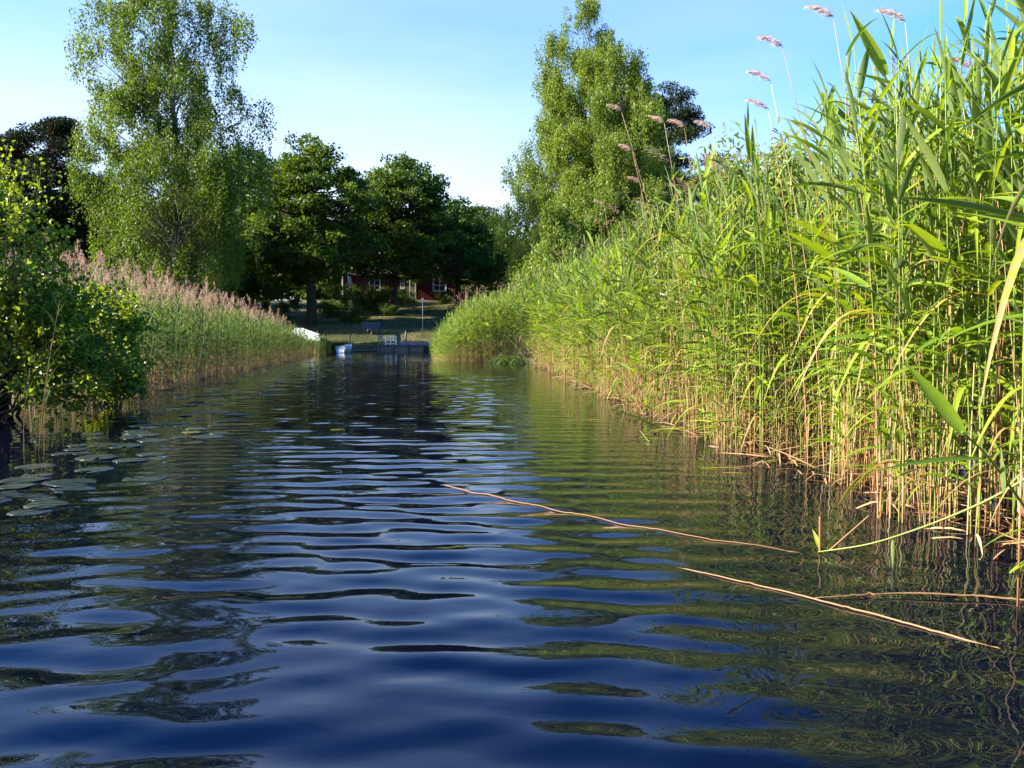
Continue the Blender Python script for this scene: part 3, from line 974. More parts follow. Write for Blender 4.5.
# ------------------------------------------------------------------ shrubs
def make_shrub(name, label, base, clumps, leafmat, leaf, per, cl, group=None, nstem=9, aspect=.62, stem_r=.02, up=.55, tone_var=.35, spray=14):
    base = np.array(base, float)
    t = thing(name, base, label, "shrub", group)
    C = np.array(clumps, float) - base
    n_cl = len(C)
    gb = Geo()
    st = np.stack([U(-.25, .25, n_cl), U(-.25, .25, n_cl), np.full(n_cl, -.1)], -1)
    LP = limb_paths(st, C, sag=-.1, K=7, wob=.025)
    gb.tubes(LP, (stem_r * U(.6, 1.2, n_cl))[:, None] * np.linspace(1, .2, 7)[None, :], 5)
    ns = spray
    so = rvec(n_cl * ns).reshape(n_cl, ns, 3) * (U(.15, 1, (n_cl, ns, 1)) ** .6) * np.array(cl)
    e0 = np.repeat(LP[:, 5], ns, 0)
    e1 = (C[:, None, :] + so).reshape(-1, 3)
    TW = limb_paths(e0, e1, K=4)
    gb.tubes(TW, stem_r * .22 * np.linspace(1, .4, 4)[None, :] * np.ones((len(e0), 1)), 3)
    gb.build("branches", M['bark_shrub'], t)
    gl = Geo()
    n_ = n_cl * per
    ti = rng.integers(0, len(e0), n_)
    u = 1 - U(0, 1, n_) ** 1.5 * .8
    p_ = at(TW[ti], u[:, None])[:, 0] + rng.normal(size=(n_, 3)) * leaf * .75
    ax = unit(TW[ti, 3] - TW[ti, 0]) * .8 + rvec(n_) * .9
    ct = U(0, 1, n_cl)
    sz = leaf * U(.6, 1.25, n_)
    gl.leaves6(p_, rvec(n_) + np.array([0, 0, up]), ax, sz, sz * aspect, np.clip(ct[ti // ns] * tone_var + U(0, 1 - tone_var, n_), 0, 1))
    gl.build("foliage", M[leafmat], t, smooth=False)
    return t


def blob(c, r, n, lo=-.2, pw=.5):
    v = rvec(n)
    p = np.array(c) + v * (U(0, 1, n) ** pw)[:, None] * np.array(r)
    p[:, 2] = np.maximum(p[:, 2], lo)
    return p


# alder on the left, close by
k = 125
ax_ = U(-8.2, -4.65, k)
zt = np.interp(ax_, [-8.2, -6.1, -5.85, -5.5, -5.25, -5.0, -4.75], [3.1, 3.05, 2.95, 2.65, 2.2, 1.6, .9])
cl = np.stack([ax_, 9.4 + U(-1, 1, k) * np.interp(ax_, [-6, -4.65], [1.0, .4]), .2 + (zt - .2) * U(0, 1, k) ** .75], -1)
make_shrub("alder_bush", "large alder bush at the left picture edge leaning over the lily pads", (-6.3, 9.9, float(gh(-6.3, 9.9))), cl, 'alder_leaf', .054, 250, (.5, .5, .48), stem_r=.022, aspect=.75)
cl = np.concatenate([blob((-5.75, 11.7, 1.1), (.5, .6, .6), 34, .12), blob((-5.45, 11.3, .5), (.4, .5, .4), 14, .1)])
make_shrub("alder_bush", "smaller bright alder bush between the large alder and the plumed reeds", (-5.75, 11.9, float(gh(-5.75, 11.9))), cl, 'alder_leaf', .052, 280, (.4, .4, .38), stem_r=.016, aspect=.75)
# willows inside the right reed bed
cl = np.concatenate([blob((2.9, 9.6, 2.0), (1.0, 1.0, 1.25), 60), blob((2.25, 9.0, 1.75), (.45, .6, .85), 26), blob((2.1, 11.2, 2.0), (.5, .7, .7), 16)])
make_shrub("willow_bush", "pale green willow bush growing inside the right-hand reed bed", (2.9, 9.8, float(gh(2.9, 9.8))), cl, 'willow_leaf', .085, 330, (.36, .36, .36), stem_r=.018, aspect=.34)
cl = blob((3.9, 8.0, 2.1), (.75, .8, 1.2), 34)
make_shrub("willow_bush", "darker small leaved bush behind the tall reeds at upper right", (3.9, 8.0, float(gh(3.9, 8.0))), cl, 'alder_leaf', .045, 380, (.36, .36, .36), stem_r=.016, aspect=.5)
# bushes on the lawn
for px, py, d, rxw, rz_, n_, lab, lm in [
    (342, 291, 73, 2.0, 1.45, 34, "sunlit rounded bush left of the cottage beside the birch stem", 'birch_leaf'),
    (404, 303, 77, 1.2, .75, 14, "low rounded bush on the lawn in front of the cottage porch", 'birch_leaf'),
    (388, 313, 66, .8, .5, 8, "small pale bush halfway down the lawn", 'birch_leaf'),
    (447, 297, 79, 1.0, .7, 12, "dark clipped bush under the right-hand cottage window", 'oak_leaf'),
    (374, 304, 70, 2.3, 1.25, 34, "dark spreading bush in shade on the lawn below the cottage", 'oak_leaf'),
    (362, 296, 77, 1.9, 1.1, 24, "tall dark bush hiding the wall below the left cottage window", 'oak_leaf'),
    (391, 297, 80, 1.5, 1.0, 18, "dark bush against the cottage wall left of the porch", 'oak_leaf'),
    (332, 306, 64, 1.3, .8, 14, "shaded low bush right of the large oak trunk", 'oak_leaf'),
    (352, 314, 60, 1.2, .6, 12, "dark low bush in the middle of the slope above the white boat", 'oak_leaf'),
    (283, 305, 62, 1.7, 1.1, 16, "dim bush left of the large oak trunk", 'oak_leaf')]:
    g = gz(px, d)
    make_shrub("garden_bush", lab, g, blob(g + np.array([0, 0, rz_ * .8]), (rxw, rxw * .8, rz_), n_, g[2] + .15), lm, .12, 190, (.5, .5, .4), stem_r=.02)

# ------------------------------------------------------------------ grass of the lawn and the shore
gl = Geo()
n_ = 26000
x = U(-17, -1, n_); y = U(45.2, 82, n_)
keep = U(0, 1, n_) < .75
x, y = x[keep], y[keep]
b = np.stack([x, y, gh(x, y) - .01], -1)
hh = np.where(y < 46.8, U(.15, .5, len(x)), U(.05, .13, len(x)))
gl.blades(b, rvec(len(x)) * .5 + np.array([0, 0, 1.0]), hh, U(.02, .045, len(x)), .3, U(0, 1, len(x)), K=2, prof=np.array([1, .8, .05]))
n_ = 5000
y = U(40, 47.5, n_); x = lx(y) - U(0, 5, n_)
b = np.stack([x, y, gh(x, y) - .01], -1)
gl.blades(b, rvec(n_) * .5 + np.array([0, 0, 1.0]), U(.2, .6, n_), U(.02, .04, n_), .4, U(0, .8, n_), K=3, prof=np.array([1, .9, .6, .05]))
tag(gl.build("grass", M['grass_leaf']), "short lawn grass and rough grass along the far shore", "grass", kind="stuff")

# ------------------------------------------------------------------ lily pads
m, n, p, out = new_mat("lily_pad")
L = n.links.new
oi = n.nodes.new("ShaderNodeObjectInfo")
rp = ramp(n, [(0, (0.024, 0.034, 0.031)), (.7, (0.038, 0.05, 0.045)), (.95, (0.06, 0.07, 0.042)), (1, (.12, .12, .035))])
L(oi.outputs["Random"], rp.inputs[0])
tc = n.nodes.new("ShaderNodeTexCoord")
no = n.nodes.new("ShaderNodeTexNoise"); no.inputs["Scale"].default_value = 3.0; no.inputs["Detail"].default_value = 4
L(tc.outputs["Object"], no.inputs[0])
r2 = ramp(n, [(.35, (.7, .7, .7)), (.65, (1.1, 1.1, 1.1))])
L(no.outputs["Fac"], r2.inputs[0])
mx = n.nodes.new("ShaderNodeMix"); mx.data_type, mx.blend_type = 'RGBA', 'MULTIPLY'; mx.inputs[0].default_value = 1
L(rp.outputs[0], mx.inputs[6]); L(r2.outputs[0], mx.inputs[7])
L(mx.outputs[2], p.inputs["Base Color"])
p.inputs["Roughness"].default_value = .24
p.inputs["Specular IOR Level"].default_value = .6
M['pad'] = m


def pad_mesh(seed):
    r_ = np.random.default_rng(seed)
    nr, na = 4, 26
    th = np.linspace(R(9), R(351), na)
    ph = r_.uniform(0, 6, 4)
    rim = 1 + .035 * np.sin(3 * th + ph[0]) + .025 * np.sin(5 * th + ph[1])
    V = [[0, 0, .004]]
    for i in range(1, nr + 1):
        f = i / nr
        for a, q in zip(th, rim):
            z = .004 + (.016 * max(0, math.sin(2 * a + ph[2])) + .008 * math.sin(7 * a + ph[3])) * f ** 4
            V.append([f * q * math.cos(a) * 1.08, f * q * math.sin(a), z])
    nt_ = len(V)
    V = V + [[x_, y_, z_ - .012] for x_, y_, z_ in V]
    q, t3 = [], []
    for j in range(na - 1):
        t3.append([0, 1 + j, 2 + j])
        t3.append([nt_, nt_ + 2 + j, nt_ + 1 + j])
        for i in range(nr - 1):
            a = 1 + i * na + j
            q.append([a, a + na, a + na + 1, a + 1])
            q.append([nt_ + a, nt_ + a + 1, nt_ + a + na + 1, nt_ + a + na])
        e = 1 + (nr - 1) * na + j
        q.append([e, nt_ + e, nt_ + e + 1, e + 1])
    return Geo().add(np.array(V), q, t3).mesh("lily_pad", M['pad'])


PADS = [pad_mesh(i) for i in range(7)]
placed = []


def put_pad(x, y, r, label, group=None):
    o = bpy.data.objects.new("lily_pad", PADS[len(placed) % 7])
    e = .05
    z0 = float(wave(x, y))
    dzx, dzy = float(wave(x + e, y) - wave(x - e, y)) / (2 * e), float(wave(x, y + e) - wave(x, y - e)) / (2 * e)
    o.location = (x, y, z0 + .0016)
    o.rotation_euler = (dzy * .6 + U(-.012, .012), -dzx * .6 + U(-.012, .012), U(0, 6.28))
    o.scale = (r, r, r)
    placed.append((x, y, r))
    tag(link(o), label, "lily pad", group)


for px, py, r, lab in [(67, 484, .155, "single oval lily pad lying alone in front of the left raft"), (140, 480, .13, "curled lily pad floating right of the lone oval one"),
                       (20, 481, .15, "nearest lily pad at the left picture edge"), (128, 461, .13, "lily pad with a dark gap under its edge, off the raft"),
                       (95, 458, .16, "pale lily pad at the outer tip of the nearest raft")]:
    d = CAM_Z / ((py - 333) / F_PX)
    put_pad((px - 512) / F_PX * d, d, r, lab)
tries = 0
while len(placed) < 250 and tries < 20000:
    tries += 1
    y = 4.6 + 25 * U(0, 1) ** 1.25
    s = np.interp(y, [4.5, 8, 14, 30], [.6, 1.25, 2.4, 2.9]) * U(0, 1) ** 1.1
    x = float(lx(y)) + s + .03
    if y < 7.5 and U(0, 1) < .15:
        continue
    r = U(.07, .145)
    if all((x - a) ** 2 + (y - b_) ** 2 > (.74 * (r + c)) ** 2 for a, b_, c in placed):
        put_pad(x, y, r, "flat grey-green lily pad in the floating raft along the left bank", "lily pads along the left bank")
for px, py in [(505, 377), (512, 379), (497, 380), (520, 377)]:
    d = CAM_Z / ((py - 333) / F_PX)
    put_pad((px - 512) / F_PX * d, d, .13, "yellow-green lily pad floating off the far end of the right reeds", "lily pads off the right reeds")


# ------------------------------------------------------------------ broken stalks, hanging leaves, drooping reeds at the right edge
def on_water(px, py, lift=0.004):
    d = 1.0
    for _ in range(20):
        z = W(px, py, d)[2]
        d *= CAM_Z / max(CAM_Z - z, .01) if z < 1 else 1
    q = W(px, py, d)
    return np.array([q[0], q[1], float(wave(q[0], q[1])) + lift])


def curve_pts(pts, n=24):
    pts = np.array(pts, float)
    s = np.concatenate([[0], np.cumsum(np.linalg.norm(np.diff(pts, axis=0), axis=1))])
    u = np.linspace(0, s[-1], n)
    q = np.stack([np.interp(u, s, pts[:, i]) for i in range(3)], -1)
    for _ in range(3):
        q[1:-1] = (q[:-2] + 2 * q[1:-1] + q[2:]) / 4
    return q


def stalk(name, pts, r0, r1, tone, label, n=24):
    n = 70 if 'floating' in name else n
    P = curve_pts(pts, n)
    if 'floating' in name:
        q = np.array(pts)
        lf = q[:, 2] - wave(q[:, 0], q[:, 1])
        P[:, 2] = wave(P[:, 0], P[:, 1]) * .9 + np.interp(P[:, 0], q[:, 0], lf) + .001
    if np.linalg.norm(P[-1] - P[0]) > .5:
        P[2:-2:5] += rng.normal(size=P[2:-2:5].shape) * np.array([.005, .005, .0015])
    o = Geo().tubes(P - P[0], np.linspace(r0, r1, n), 7, tone).build(name, M['reed_stem'], loc=P[0])
    return tag(o, label, "reed stalk")


M['wet_stalk'] = None
stalk("floating_reed", [on_water(445, 487, .008), on_water(520, 503), on_water(610, 522), on_water(700, 538), on_water(800, 553, .001)], .0034, .0018, .08,
      "longest tan reed stalk floating across the channel from mid water to the reeds")
stalk("floating_reed", [on_water(660, 563, -.006), on_water(720, 577), on_water(800, 597), on_water(880, 617, .006), on_water(950, 636, .002), on_water(1010, 652, -.008)], .0022, .0042, .1,
      "orange-brown floating reed stalk slanting down to the right in the nearest water")
stalk("floating_reed", [on_water(815, 600), on_water(900, 596, .012), on_water(980, 599, .012), on_water(1060, 606, .008)], .003, .0045, .3,
      "pale grey floating reed stalk lying level at the right edge")
stalk("broken_reed", [on_water(820, 553, -.05), on_water(820, 553) + np.array([0, .01, .16])], .006, .005, .1, "short upright reed stub with snapped top standing alone in the water")
stalk("broken_reed", [on_water(822, 553, -.02), on_water(848, 521) * np.array([1, 1, 0]) + np.array([-.08, -.45, .13])], .005, .004, .16, "slanting reed stub crossing the upright stub")


def droop_reed(label, stem, leaves_, r=.006, tone=.75):
    P = curve_pts(stem, 20)
    t = thing("drooping_reed", P[0], label, "reed")
    Geo().tubes(P - P[0], np.linspace(r, r * .5, 20), 7, tone).build("stem", M['reed_stem'], t)
    gl = Geo()
    for (b0, b1, wd, dr, tn, rl) in leaves_:
        b0, b1 = np.array(b0), np.array(b1)
        v = b1 - b0
        v[2] += dr * np.linalg.norm(v)
        gl.blades((b0 - P[0])[None], v[None], np.linalg.norm(v), wd, dr, tn, K=10, roll=np.array([rl]), fold=.3)
    gl.build("foliage", M['reed_leaf'], t)


droop_reed("reed leaning out with a broad pale folded leaf at the right edge", [W(1060, 560, 2.9), W(1020, 500, 2.75), W(985, 452, 2.6), W(962, 432, 2.5)],
           [(W(963, 433, 2.5), W(905, 362, 2.55), .045, .05, .55, 1.3), (W(984, 459, 2.6), W(872, 472, 2.4), .028, .08, .3, .3), (W(1003, 492, 2.7), W(1001, 446, 2.6), .036, .0, .6, 1.2)])
droop_reed("reed bent right over with its tip dipping into the water near the stubs", [W(1040, 470, 3.3), W(990, 500, 3.4), W(930, 525, 3.5), W(870, 545, 3.6), on_water(818, 553)],
           [(on_water(820, 553, .02), on_water(812, 540) + np.array([0, 0, .05]), .02, .05, .9, .4), (W(893, 540, 3.5), W(893, 570, 3.5), .016, 0, .6, 1.2), (W(1010, 573, 3.0), W(1050, 548, 3.0), .03, .1, .7, .3)])
droop_reed("broken leafy reed lying out over the water before the middle of the right bed", [W(700, 425, 8.6), W(665, 432, 8.6), on_water(650, 444), on_water(640, 436) + np.array([0, 0, .05])],
           [(W(655, 425, 8.6), W(605, 408, 8.6), .05, .1, .2, .3), (W(668, 432, 8.6), W(640, 420, 8.6), .04, .1, .6, .2), (W(690, 428, 8.6), W(648, 431, 8.5), .04, .05, .9, .4)])

droop_reed("stout reed with a single broad upright leaf against the sky at top right", [W(985, 420, 4.6), W(960, 250, 4.55), W(925, 130, 4.5), W(886, 74, 4.5)],
           [(W(886, 76, 4.5), W(850, 10, 4.5), .075, .0, .8, 1.45), (W(893, 84, 4.5), W(852, 72, 4.4), .05, .03, .1, .3), (W(925, 130, 4.5), W(985, 120, 4.3), .045, .12, .3, .5), (W(905, 104, 4.5), W(830, 128, 4.4), .035, .15, .7, .4)], r=.006)

# loose blades afloat in front of the right bed
for px, py, ln, rz, tn, lab in [(700, 469, .30, .15, .8, "yellow-green reed blade floating just off the middle of the right bed"),
                                (722, 473, .2, -.2, .97, "pale withered blade floating beside the yellow-green one"),
                                (596, 398, .45, .5, .5, "green blade floating off the far part of the right bed"),
                                (768, 462, .2, .9, .9, "small yellow blade scrap floating close to the tan stems"),
                                (640, 438, .3, -.3, .7, "floating blade scrap beside the broken leafy reed"),
                                (585, 420, .22, .1, .97, "withered scrap floating alone in the green reflection"),
                                (890, 470, .2, 1.2, .97, "withered leaf scrap floating among the nearest tan stems"),
                                (330, 430, .16, .2, .95, "lone pale leaf scrap floating in mid channel left of centre"),
                                (430, 402, .2, -.1, .8, "lone leaf scrap floating far out in mid channel")]:
    q = on_water(px, py, .004)
    gl = Geo()
    gl.blades(np.zeros((1, 3)), np.array([[math.cos(rz), math.sin(rz), .02]]), ln, .022, .03, tn, K=8, fold=.12)
    o = gl.build("floating_leaf", M['reed_leaf'], loc=q)
    tag(o, lab, "leaf")

# arching tuft at the far end of the right bed
g = W(512, 362, 27.5)
t = thing("sedge_tuft", (g[0], 27.5, 0.0), "arching grassy tuft drooping into the water at the far end of the right reeds", "plant")
gl = Geo()
k = 60
ph = U(1.6, 4.4, k)
gl.blades(np.stack([U(-.2, .6, k), U(-.3, .3, k), np.full(k, -.02)], -1), np.stack([np.cos(ph), np.sin(ph), U(.5, 1.4, k)], -1), U(.9, 1.6, k), U(.025, .05, k), U(.6, 1.0, k), U(.2, .9, k), K=7)
gl.build("foliage", M['reed_leaf_cool'], t)

# the few stalks before the alder
for x0, x1, y0, y1, lab in [(38, 60, 452, 300, "thin reed stalk leaning right before the large alder"), (24, 30, 455, 370, "short reed stalk upright before the large alder"), (44, 52, 458, 340, "middle reed stalk of the sparse tuft before the large alder")]:
    b0 = on_water(x0, y0, -.05)
    tip = W(x1, y1, b0[1])
    P = curve_pts([b0, (b0 * .5 + tip * .5) + np.array([-.03, 0, 0]), tip], 10)
    t = thing("reed", b0, lab, "reed")
    Geo().tubes(P - b0, np.linspace(.0032, .0014, 10), 6, .06).build("stem", M['reed_stem'], t)
    gl = Geo()
    k = 7
    u = U(.35, .95, k)
    B = np.stack([np.interp(u, np.linspace(0, 1, 10), P[:, i]) for i in range(3)], -1) - b0
    a = U(0, 6.28, k)
    gl.blades(B, np.stack([np.cos(a) * .6, np.sin(a) * .6, np.full(k, 1.1)], -1), U(.18, .34, k), .012, .3, U(0, .3, k), K=6)
    gl.build("foliage", M['reed_leaf_cool'], t)

# ------------------------------------------------------------------ the red cottage
M['red_wall'] = noise_mat("red_wall", (0.058, 0.007, 0.007), (0.09, 0.012, 0.011), 3, .75, .2, .15, (6, 6, .6))
M['white_paint'] = noise_mat("white_paint", (0.66, .66, .64), (.80, .80, .78), 5, .5, .4, .05)
M['house_trim_shaded'] = noise_mat("house_trim_shaded", (.34, .33, .31), (.46, .45, .43), 5, .6, .3, .05)  # white paint greyed: the shade on the cottage is put into its colour
M['roof_tile'] = noise_mat("roof_tile", (0.022, .015, .014), (.045, .028, .024), 14, .8, .25, .6)
M['dark_wood'] = noise_mat("dark_wood", (0.05, .04, .03), (.13, .10, .075), 8, .8, .2, .4, (1, 8, 8))
M['grey_wood'] = noise_mat("grey_wood", (0.22, .21, .19), (.36, .34, .31), 8, .8, .2, .4, (1, 8, 8))
m, n, p, out = new_mat("window_glass")
p.inputs["Base Color"].default_value = (.02, .025, .03, 1); p.inputs["Roughness"].default_value = .05
M['pane'] = m
HX0, HX1, HY, HD = -17.2, -4.6, 85.0, 7.0
hz = float(gh((HX0 + HX1) / 2, HY)) - .05
house = thing("red_cottage", ((HX0 + HX1) / 2, HY, hz), "low red wooden cottage with white window frames half hidden by oaks", "cottage")
wl, wh = HX1 - HX0, 2.75
gw = Geo()
gw.box((0, HD / 2, wh / 2), (wl, HD, wh))
gw.add(np.array([[-wl / 2, 0, wh], [-wl / 2, HD, wh], [-wl / 2, HD / 2, wh + 2.1], [wl / 2, 0, wh], [wl / 2, HD, wh], [wl / 2, HD / 2, wh + 2.1]]), None, [[0, 2, 1], [3, 4, 5]])
for x in np.arange(-wl / 2 + .12, wl / 2, .24):       # cover battens
    gw.box((x, -.012, wh / 2), (.04, .024, wh - .06))
gw.build("wall", M['red_wall'], house, smooth=False)
gr = Geo()
e = .45
for sgn in (-1, 1):
    y0, y1 = (-e, HD / 2) if sgn < 0 else (HD + e, HD / 2)
    zl, zt = wh - e * .6 + .06, wh + 2.16
    v = np.array([[-wl / 2 - .4, y0, zl], [wl / 2 + .4, y0, zl], [wl / 2 + .4, y1, zt], [-wl / 2 - .4, y1, zt]])
    v = np.concatenate([v, v + np.array([0, 0, .12])])
    gr.add(v, [[0, 1, 2, 3], [4, 7, 6, 5], [0, 4, 5, 1], [1, 5, 6, 2], [3, 2, 6, 7], [0, 3, 7, 4]])
roof = gr.build("roof", M['roof_tile'], house, smooth=False)
ch = Geo().box((1.5, HD / 2, wh + 2.4), (.7, .7, 1.1)).build("chimney", M['roof_tile'], roof, smooth=False)
bgd = Geo()
for sx_ in (-1, 1):
    bgd.tubes(np.array([[sx_ * (wl / 2 + .42), -e, wh - .1], [sx_ * (wl / 2 + .42), HD / 2, wh + 2.2]]), .1, 4)
bgd.build("bargeboard", M['house_trim_shaded'], house, smooth=False)
gc = Geo()
for sx_ in (-1, 1):
    gc.box((sx_ * (wl / 2 - .05), -.03, wh / 2), (.14, .1, wh - .1))
gc.build("corner_board", M['house_trim_shaded'], house, smooth=False)
cx = (HX0 + HX1) / 2


def window(px, w_, h_, zc):
    x = (px - 512) / F_PX * HY - cx
    f = Geo()
    for sx_ in (-1, 1):
        f.box((x + sx_ * w_ / 2, -.05, zc), (.13, .08, h_ + .13))
    for sz_ in (-1, 0, 1):
        f.box((x, -.047, zc + sz_ * h_ / 2), (w_ - .13 if sz_ else w_ - .13, .074, .13 if sz_ else .05))
    f.box((x, -.044, zc), (.06, .07, h_ - .13))
    fo = f.build("window", M['house_trim_shaded'], house, smooth=False)
    Geo().box((x, -.026, zc), (w_ - .1, .03, h_ - .1)).build("pane", M['pane'], fo, smooth=False)


window(375.5, 1.1, 1.05, 1.55)
window(440, 1.25, 1.15, 1.55)
window(403, .34, .75, 1.6)
dx = (411 - 512) / F_PX * HY - cx
door = Geo().box((dx, -.05, 1.05), (.95, .08, 2.05)).build("door", M['dark_wood'], house, smooth=False)
Geo().box((dx + .38, -.11, 1.0), (.1, .04, .03)).build("handle", M['white_paint'], door, smooth=False)
pr = Geo()
px0, px1 = (395 - 512) / F_PX * HY - cx, (419 - 512) / F_PX * HY - cx
v = np.array([[px0, -1.9, 2.25], [px1, -1.9, 2.25], [px1, -.02, 2.75], [px0, -.02, 2.75]])
v = np.concatenate([v, v + np.array([0, 0, .1])])
pr.add(v, [[0, 3, 2, 1], [4, 5, 6, 7], [0, 1, 5, 4], [1, 2, 6, 5], [2, 3, 7, 6], [3, 0, 4, 7]])
pr.build("porch_roof", M['roof_tile'], house, smooth=False)
for q in (px0 + .1, (412.5 - 512) / F_PX * HY - cx, px1 - .1):
    Geo().box((q, -1.8, 1.12), (.12, .12, 2.26)).build("porch_post", M['grey_wood'], house, smooth=False)

# slender leaning birch beside the cottage
g = gz(354, 78)
t = thing("birch_tree", g, "slender white birch stem leaning left against the cottage corner", "tree")
tp = W(345, 262, 78) - g
s = np.linspace(0, 1, 8)
P = np.stack([tp[0] * s ** 1.6, tp[1] * s, tp[2] * s], -1)
P[0, 2] = -.2
mb = noise_mat("white_bark", (.25, .24, .22), (.75, .73, .69), 3, .7, .2, .2, (1, 1, 2))
Geo().tubes(P, np.linspace(.22, .1, 8), 8).build("trunk", mb, t)
gl = Geo()
k = 2500
c_ = P[-1] + rvec(6) * np.array([1, 1, .6])
ci = rng.integers(0, 6, k)
gl.leaves(c_[ci] + rvec(k) * .8 + np.array([0, 0, .8]), rvec(k), rvec(k), .16, .1, U(0, 1, k))
gl.build("crown", M['birch_leaf'], t, smooth=False)


# ------------------------------------------------------------------ boats, jetty and what stands around the landing
def hull_mesh(Lh, Bh, Hh, mat, name="hull", transom=.75, parent=None, wall=.03):
    """open rowing boat hull, keel along x, bow at +x"""
    ns, nu = 13, 9
    out_, inn = [], []
    for i in range(ns):
        s = i / (ns - 1)
        hb = Bh / 2 * np.interp(s, [0, .35, .6, .85, 1], [transom, 1, .93, .5, .03])
        sh = Hh * np.interp(s, [0, .5, 1], [.98, .9, 1.2])
        kz = Hh * np.interp(s, [0, .7, .9, 1], [.05, 0, .12, .55])
        for j in range(nu):
            a = (j / (nu - 1) - .5) * 2
            y = hb * np.sign(a) * abs(a) ** .6
            z = kz + (sh - kz) * abs(a) ** 2.4
            out_.append([s * Lh - Lh / 2, y, z])
            k = max(hb - wall, .004) / max(hb, .004)
            inn.append([(s * Lh - Lh / 2) * .985, y * k, z + (wall if abs(a) < .99 else 0)])
    V = np.array(out_ + inn)
    o = ns * nu
    q = []
    for i in range(ns - 1):
        for j in range(nu - 1):
            a = i * nu + j
            q.append([a, a + nu, a + nu + 1, a + 1])
            q.append([o + a, o + a + 1, o + a + nu + 1, o + a + nu])
        for j in (0, nu - 1):
            a = i * nu + j
            q.append([a, o + a, o + a + nu, a + nu] if j == 0 else [a, a + nu, o + a + nu, o + a])
    for j in range(nu - 1):
        q.append([j, j + 1, o + j + 1, o + j])
    # transom
    t3 = []
    c_ = len(V)
    V = np.concatenate([V, [[-Lh / 2, 0, Hh * .9]], [[-Lh / 2 + .03, 0, Hh * .9]]])
    for j in range(nu - 1):
        t3.append([c_, j + 1, j])
        t3.append([c_ + 1, o + j, o + j + 1])
    t3.append([c_, 0, nu - 1]); t3.append([c_ + 1, o + nu - 1, o])
    return Geo().add(V, q, t3).build(name, mat, parent)


M['boat_white'] = noise_mat("boat_white", (.33, .39, .44), (.42, .48, .52), 4, .6, .3, .02)
M['boat_brown'] = noise_mat("boat_brown", (.12, .07, .035), (.22, .13, .07), 10, .6, .3, .3, (1, 6, 6))
M['blue_paint'] = noise_mat("blue_paint", (.012, .03, .095), (.02, .05, .14), 6, .5, .4, .1)
M['pale_blue'] = noise_mat("pale_blue", (.10, .13, .16), (.15, .18, .21), 5, .4, .5, .05)
M['black_plastic'] = noise_mat("black_plastic", (.012, .014, .02), (.03, .033, .04), 8, .4, .5, .05)
M['steel'] = noise_mat("steel", (.05, .075, .12), (.08, .11, .16), 8, .6, .5, .05, metal=.4)
M['pale_board'] = noise_mat("pale_board", (.085, .08, .07), (.16, .15, .13), 6, .8, .2, .2, (1, 6, 6))


def upturned(name, label, px, py, d, Lh, Bh, Hh, mat, rz, tilt, roll=0.0, extra=None):
    c_ = W(px, py, d)
    gz_ = float(gh(c_[0], d))
    t = thing(name, (c_[0], d, gz_ + .02), label, "boat", "upturned boats on the bank")
    t.rotation_euler = (roll, tilt, rz)
    h = hull_mesh(Lh, Bh, Hh, mat, parent=t)
    h.rotation_euler = (math.pi, 0, 0)
    h.location = (0, 0, Hh * 1.02)
    kl = Geo().box((0, 0, Hh * 1.03), (Lh * .8, .035, .05)).build("keel", mat, t, smooth=False)
    return t


upturned("rowing_boat", "white upturned rowing boat sloping down the bank beneath the large oak", 308, 331, 49.5, 2.7, 1.15, .48, M['boat_white'], R(-48), R(10), R(-12))
upturned("rowing_boat", "brown wooden upturned boat lying behind the white one", 292, 331, 51.5, 2.8, 1.1, .42, M['boat_brown'], R(-35), R(4))

# pale moored dinghy, seen from its stern
g = W(346, 350, 42.5)
t = thing("dinghy", (g[0] - .05, 42.6, -.06), "small pale dinghy moored at the tip of the left reeds", "boat", rz=R(84))
hull_mesh(1.7, .66, .42, M['white_paint'], parent=t, transom=.85)
th_ = Geo()
th_.box((-.35, 0, .3), (.2, .5, .03)); th_.box((.25, 0, .3), (.2, .5, .03))
th_.build("thwart", M['pale_board'], t, smooth=False)

# jetty
jx0, jx1, jy = W(378, 350, 44)[0], W(424, 350, 44)[0], 44.0
t = thing("jetty", ((jx0 + jx1) / 2, jy, 0), "low wooden jetty with pale side boards at the far end of the channel", "jetty")
w_ = jx1 - jx0
dk = Geo()
for i in range(17):
    x = -w_ / 2 + (i + .5) * w_ / 17
    dk.box((x, .75, .33 + U(-.004, .004)), (w_ / 17 - .012, 1.7, .05))
dk.build("deck", M['dark_wood'], t, smooth=False)
bd_ = Geo()
for x in np.linspace(-w_ / 2, w_ / 2, 4)[:-1]:
    bd_.box((x + w_ / 6, -.04, .13), (w_ / 3 - .16, .04, .26))
bd_.build("side_board", M['pale_board'], t, smooth=False)
for x in np.linspace(-w_ / 2 + .05, w_ / 2 - .05, 4):
    Geo().tubes(np.array([[x, -.06, -.6], [x, -.06, .42]]), .065, 8).build("post", M['dark_wood'], t)

# motorboat behind the jetty
t = thing("motorboat", (W(421, 350, 46.3)[0], 46.5, -.06), "pale blue motorboat with black outboard moored behind the jetty", "boat", rz=R(3))
hull_mesh(2.4, 1.2, .58, M['pale_blue'], parent=t, transom=.9)
th_ = Geo()
th_.box((-.5, 0, .42), (.25, .95, .03)); th_.box((.25, 0, .42), (.25, .95, .03))
th_.build("thwart", M['pale_board'], t, smooth=False)
mo = Geo()
mo.box((0, 0, .78), (.36, .3, .34), taper=.75); mo.box((.02, 0, .35), (.13, .1, .56)); mo.box((.03, 0, .02), (.3, .07, .12))
om = mo.build("outboard_motor", M['black_plastic'], t, smooth=False)
om.location = (-1.3, 0, .05)
bevel(om, .03)

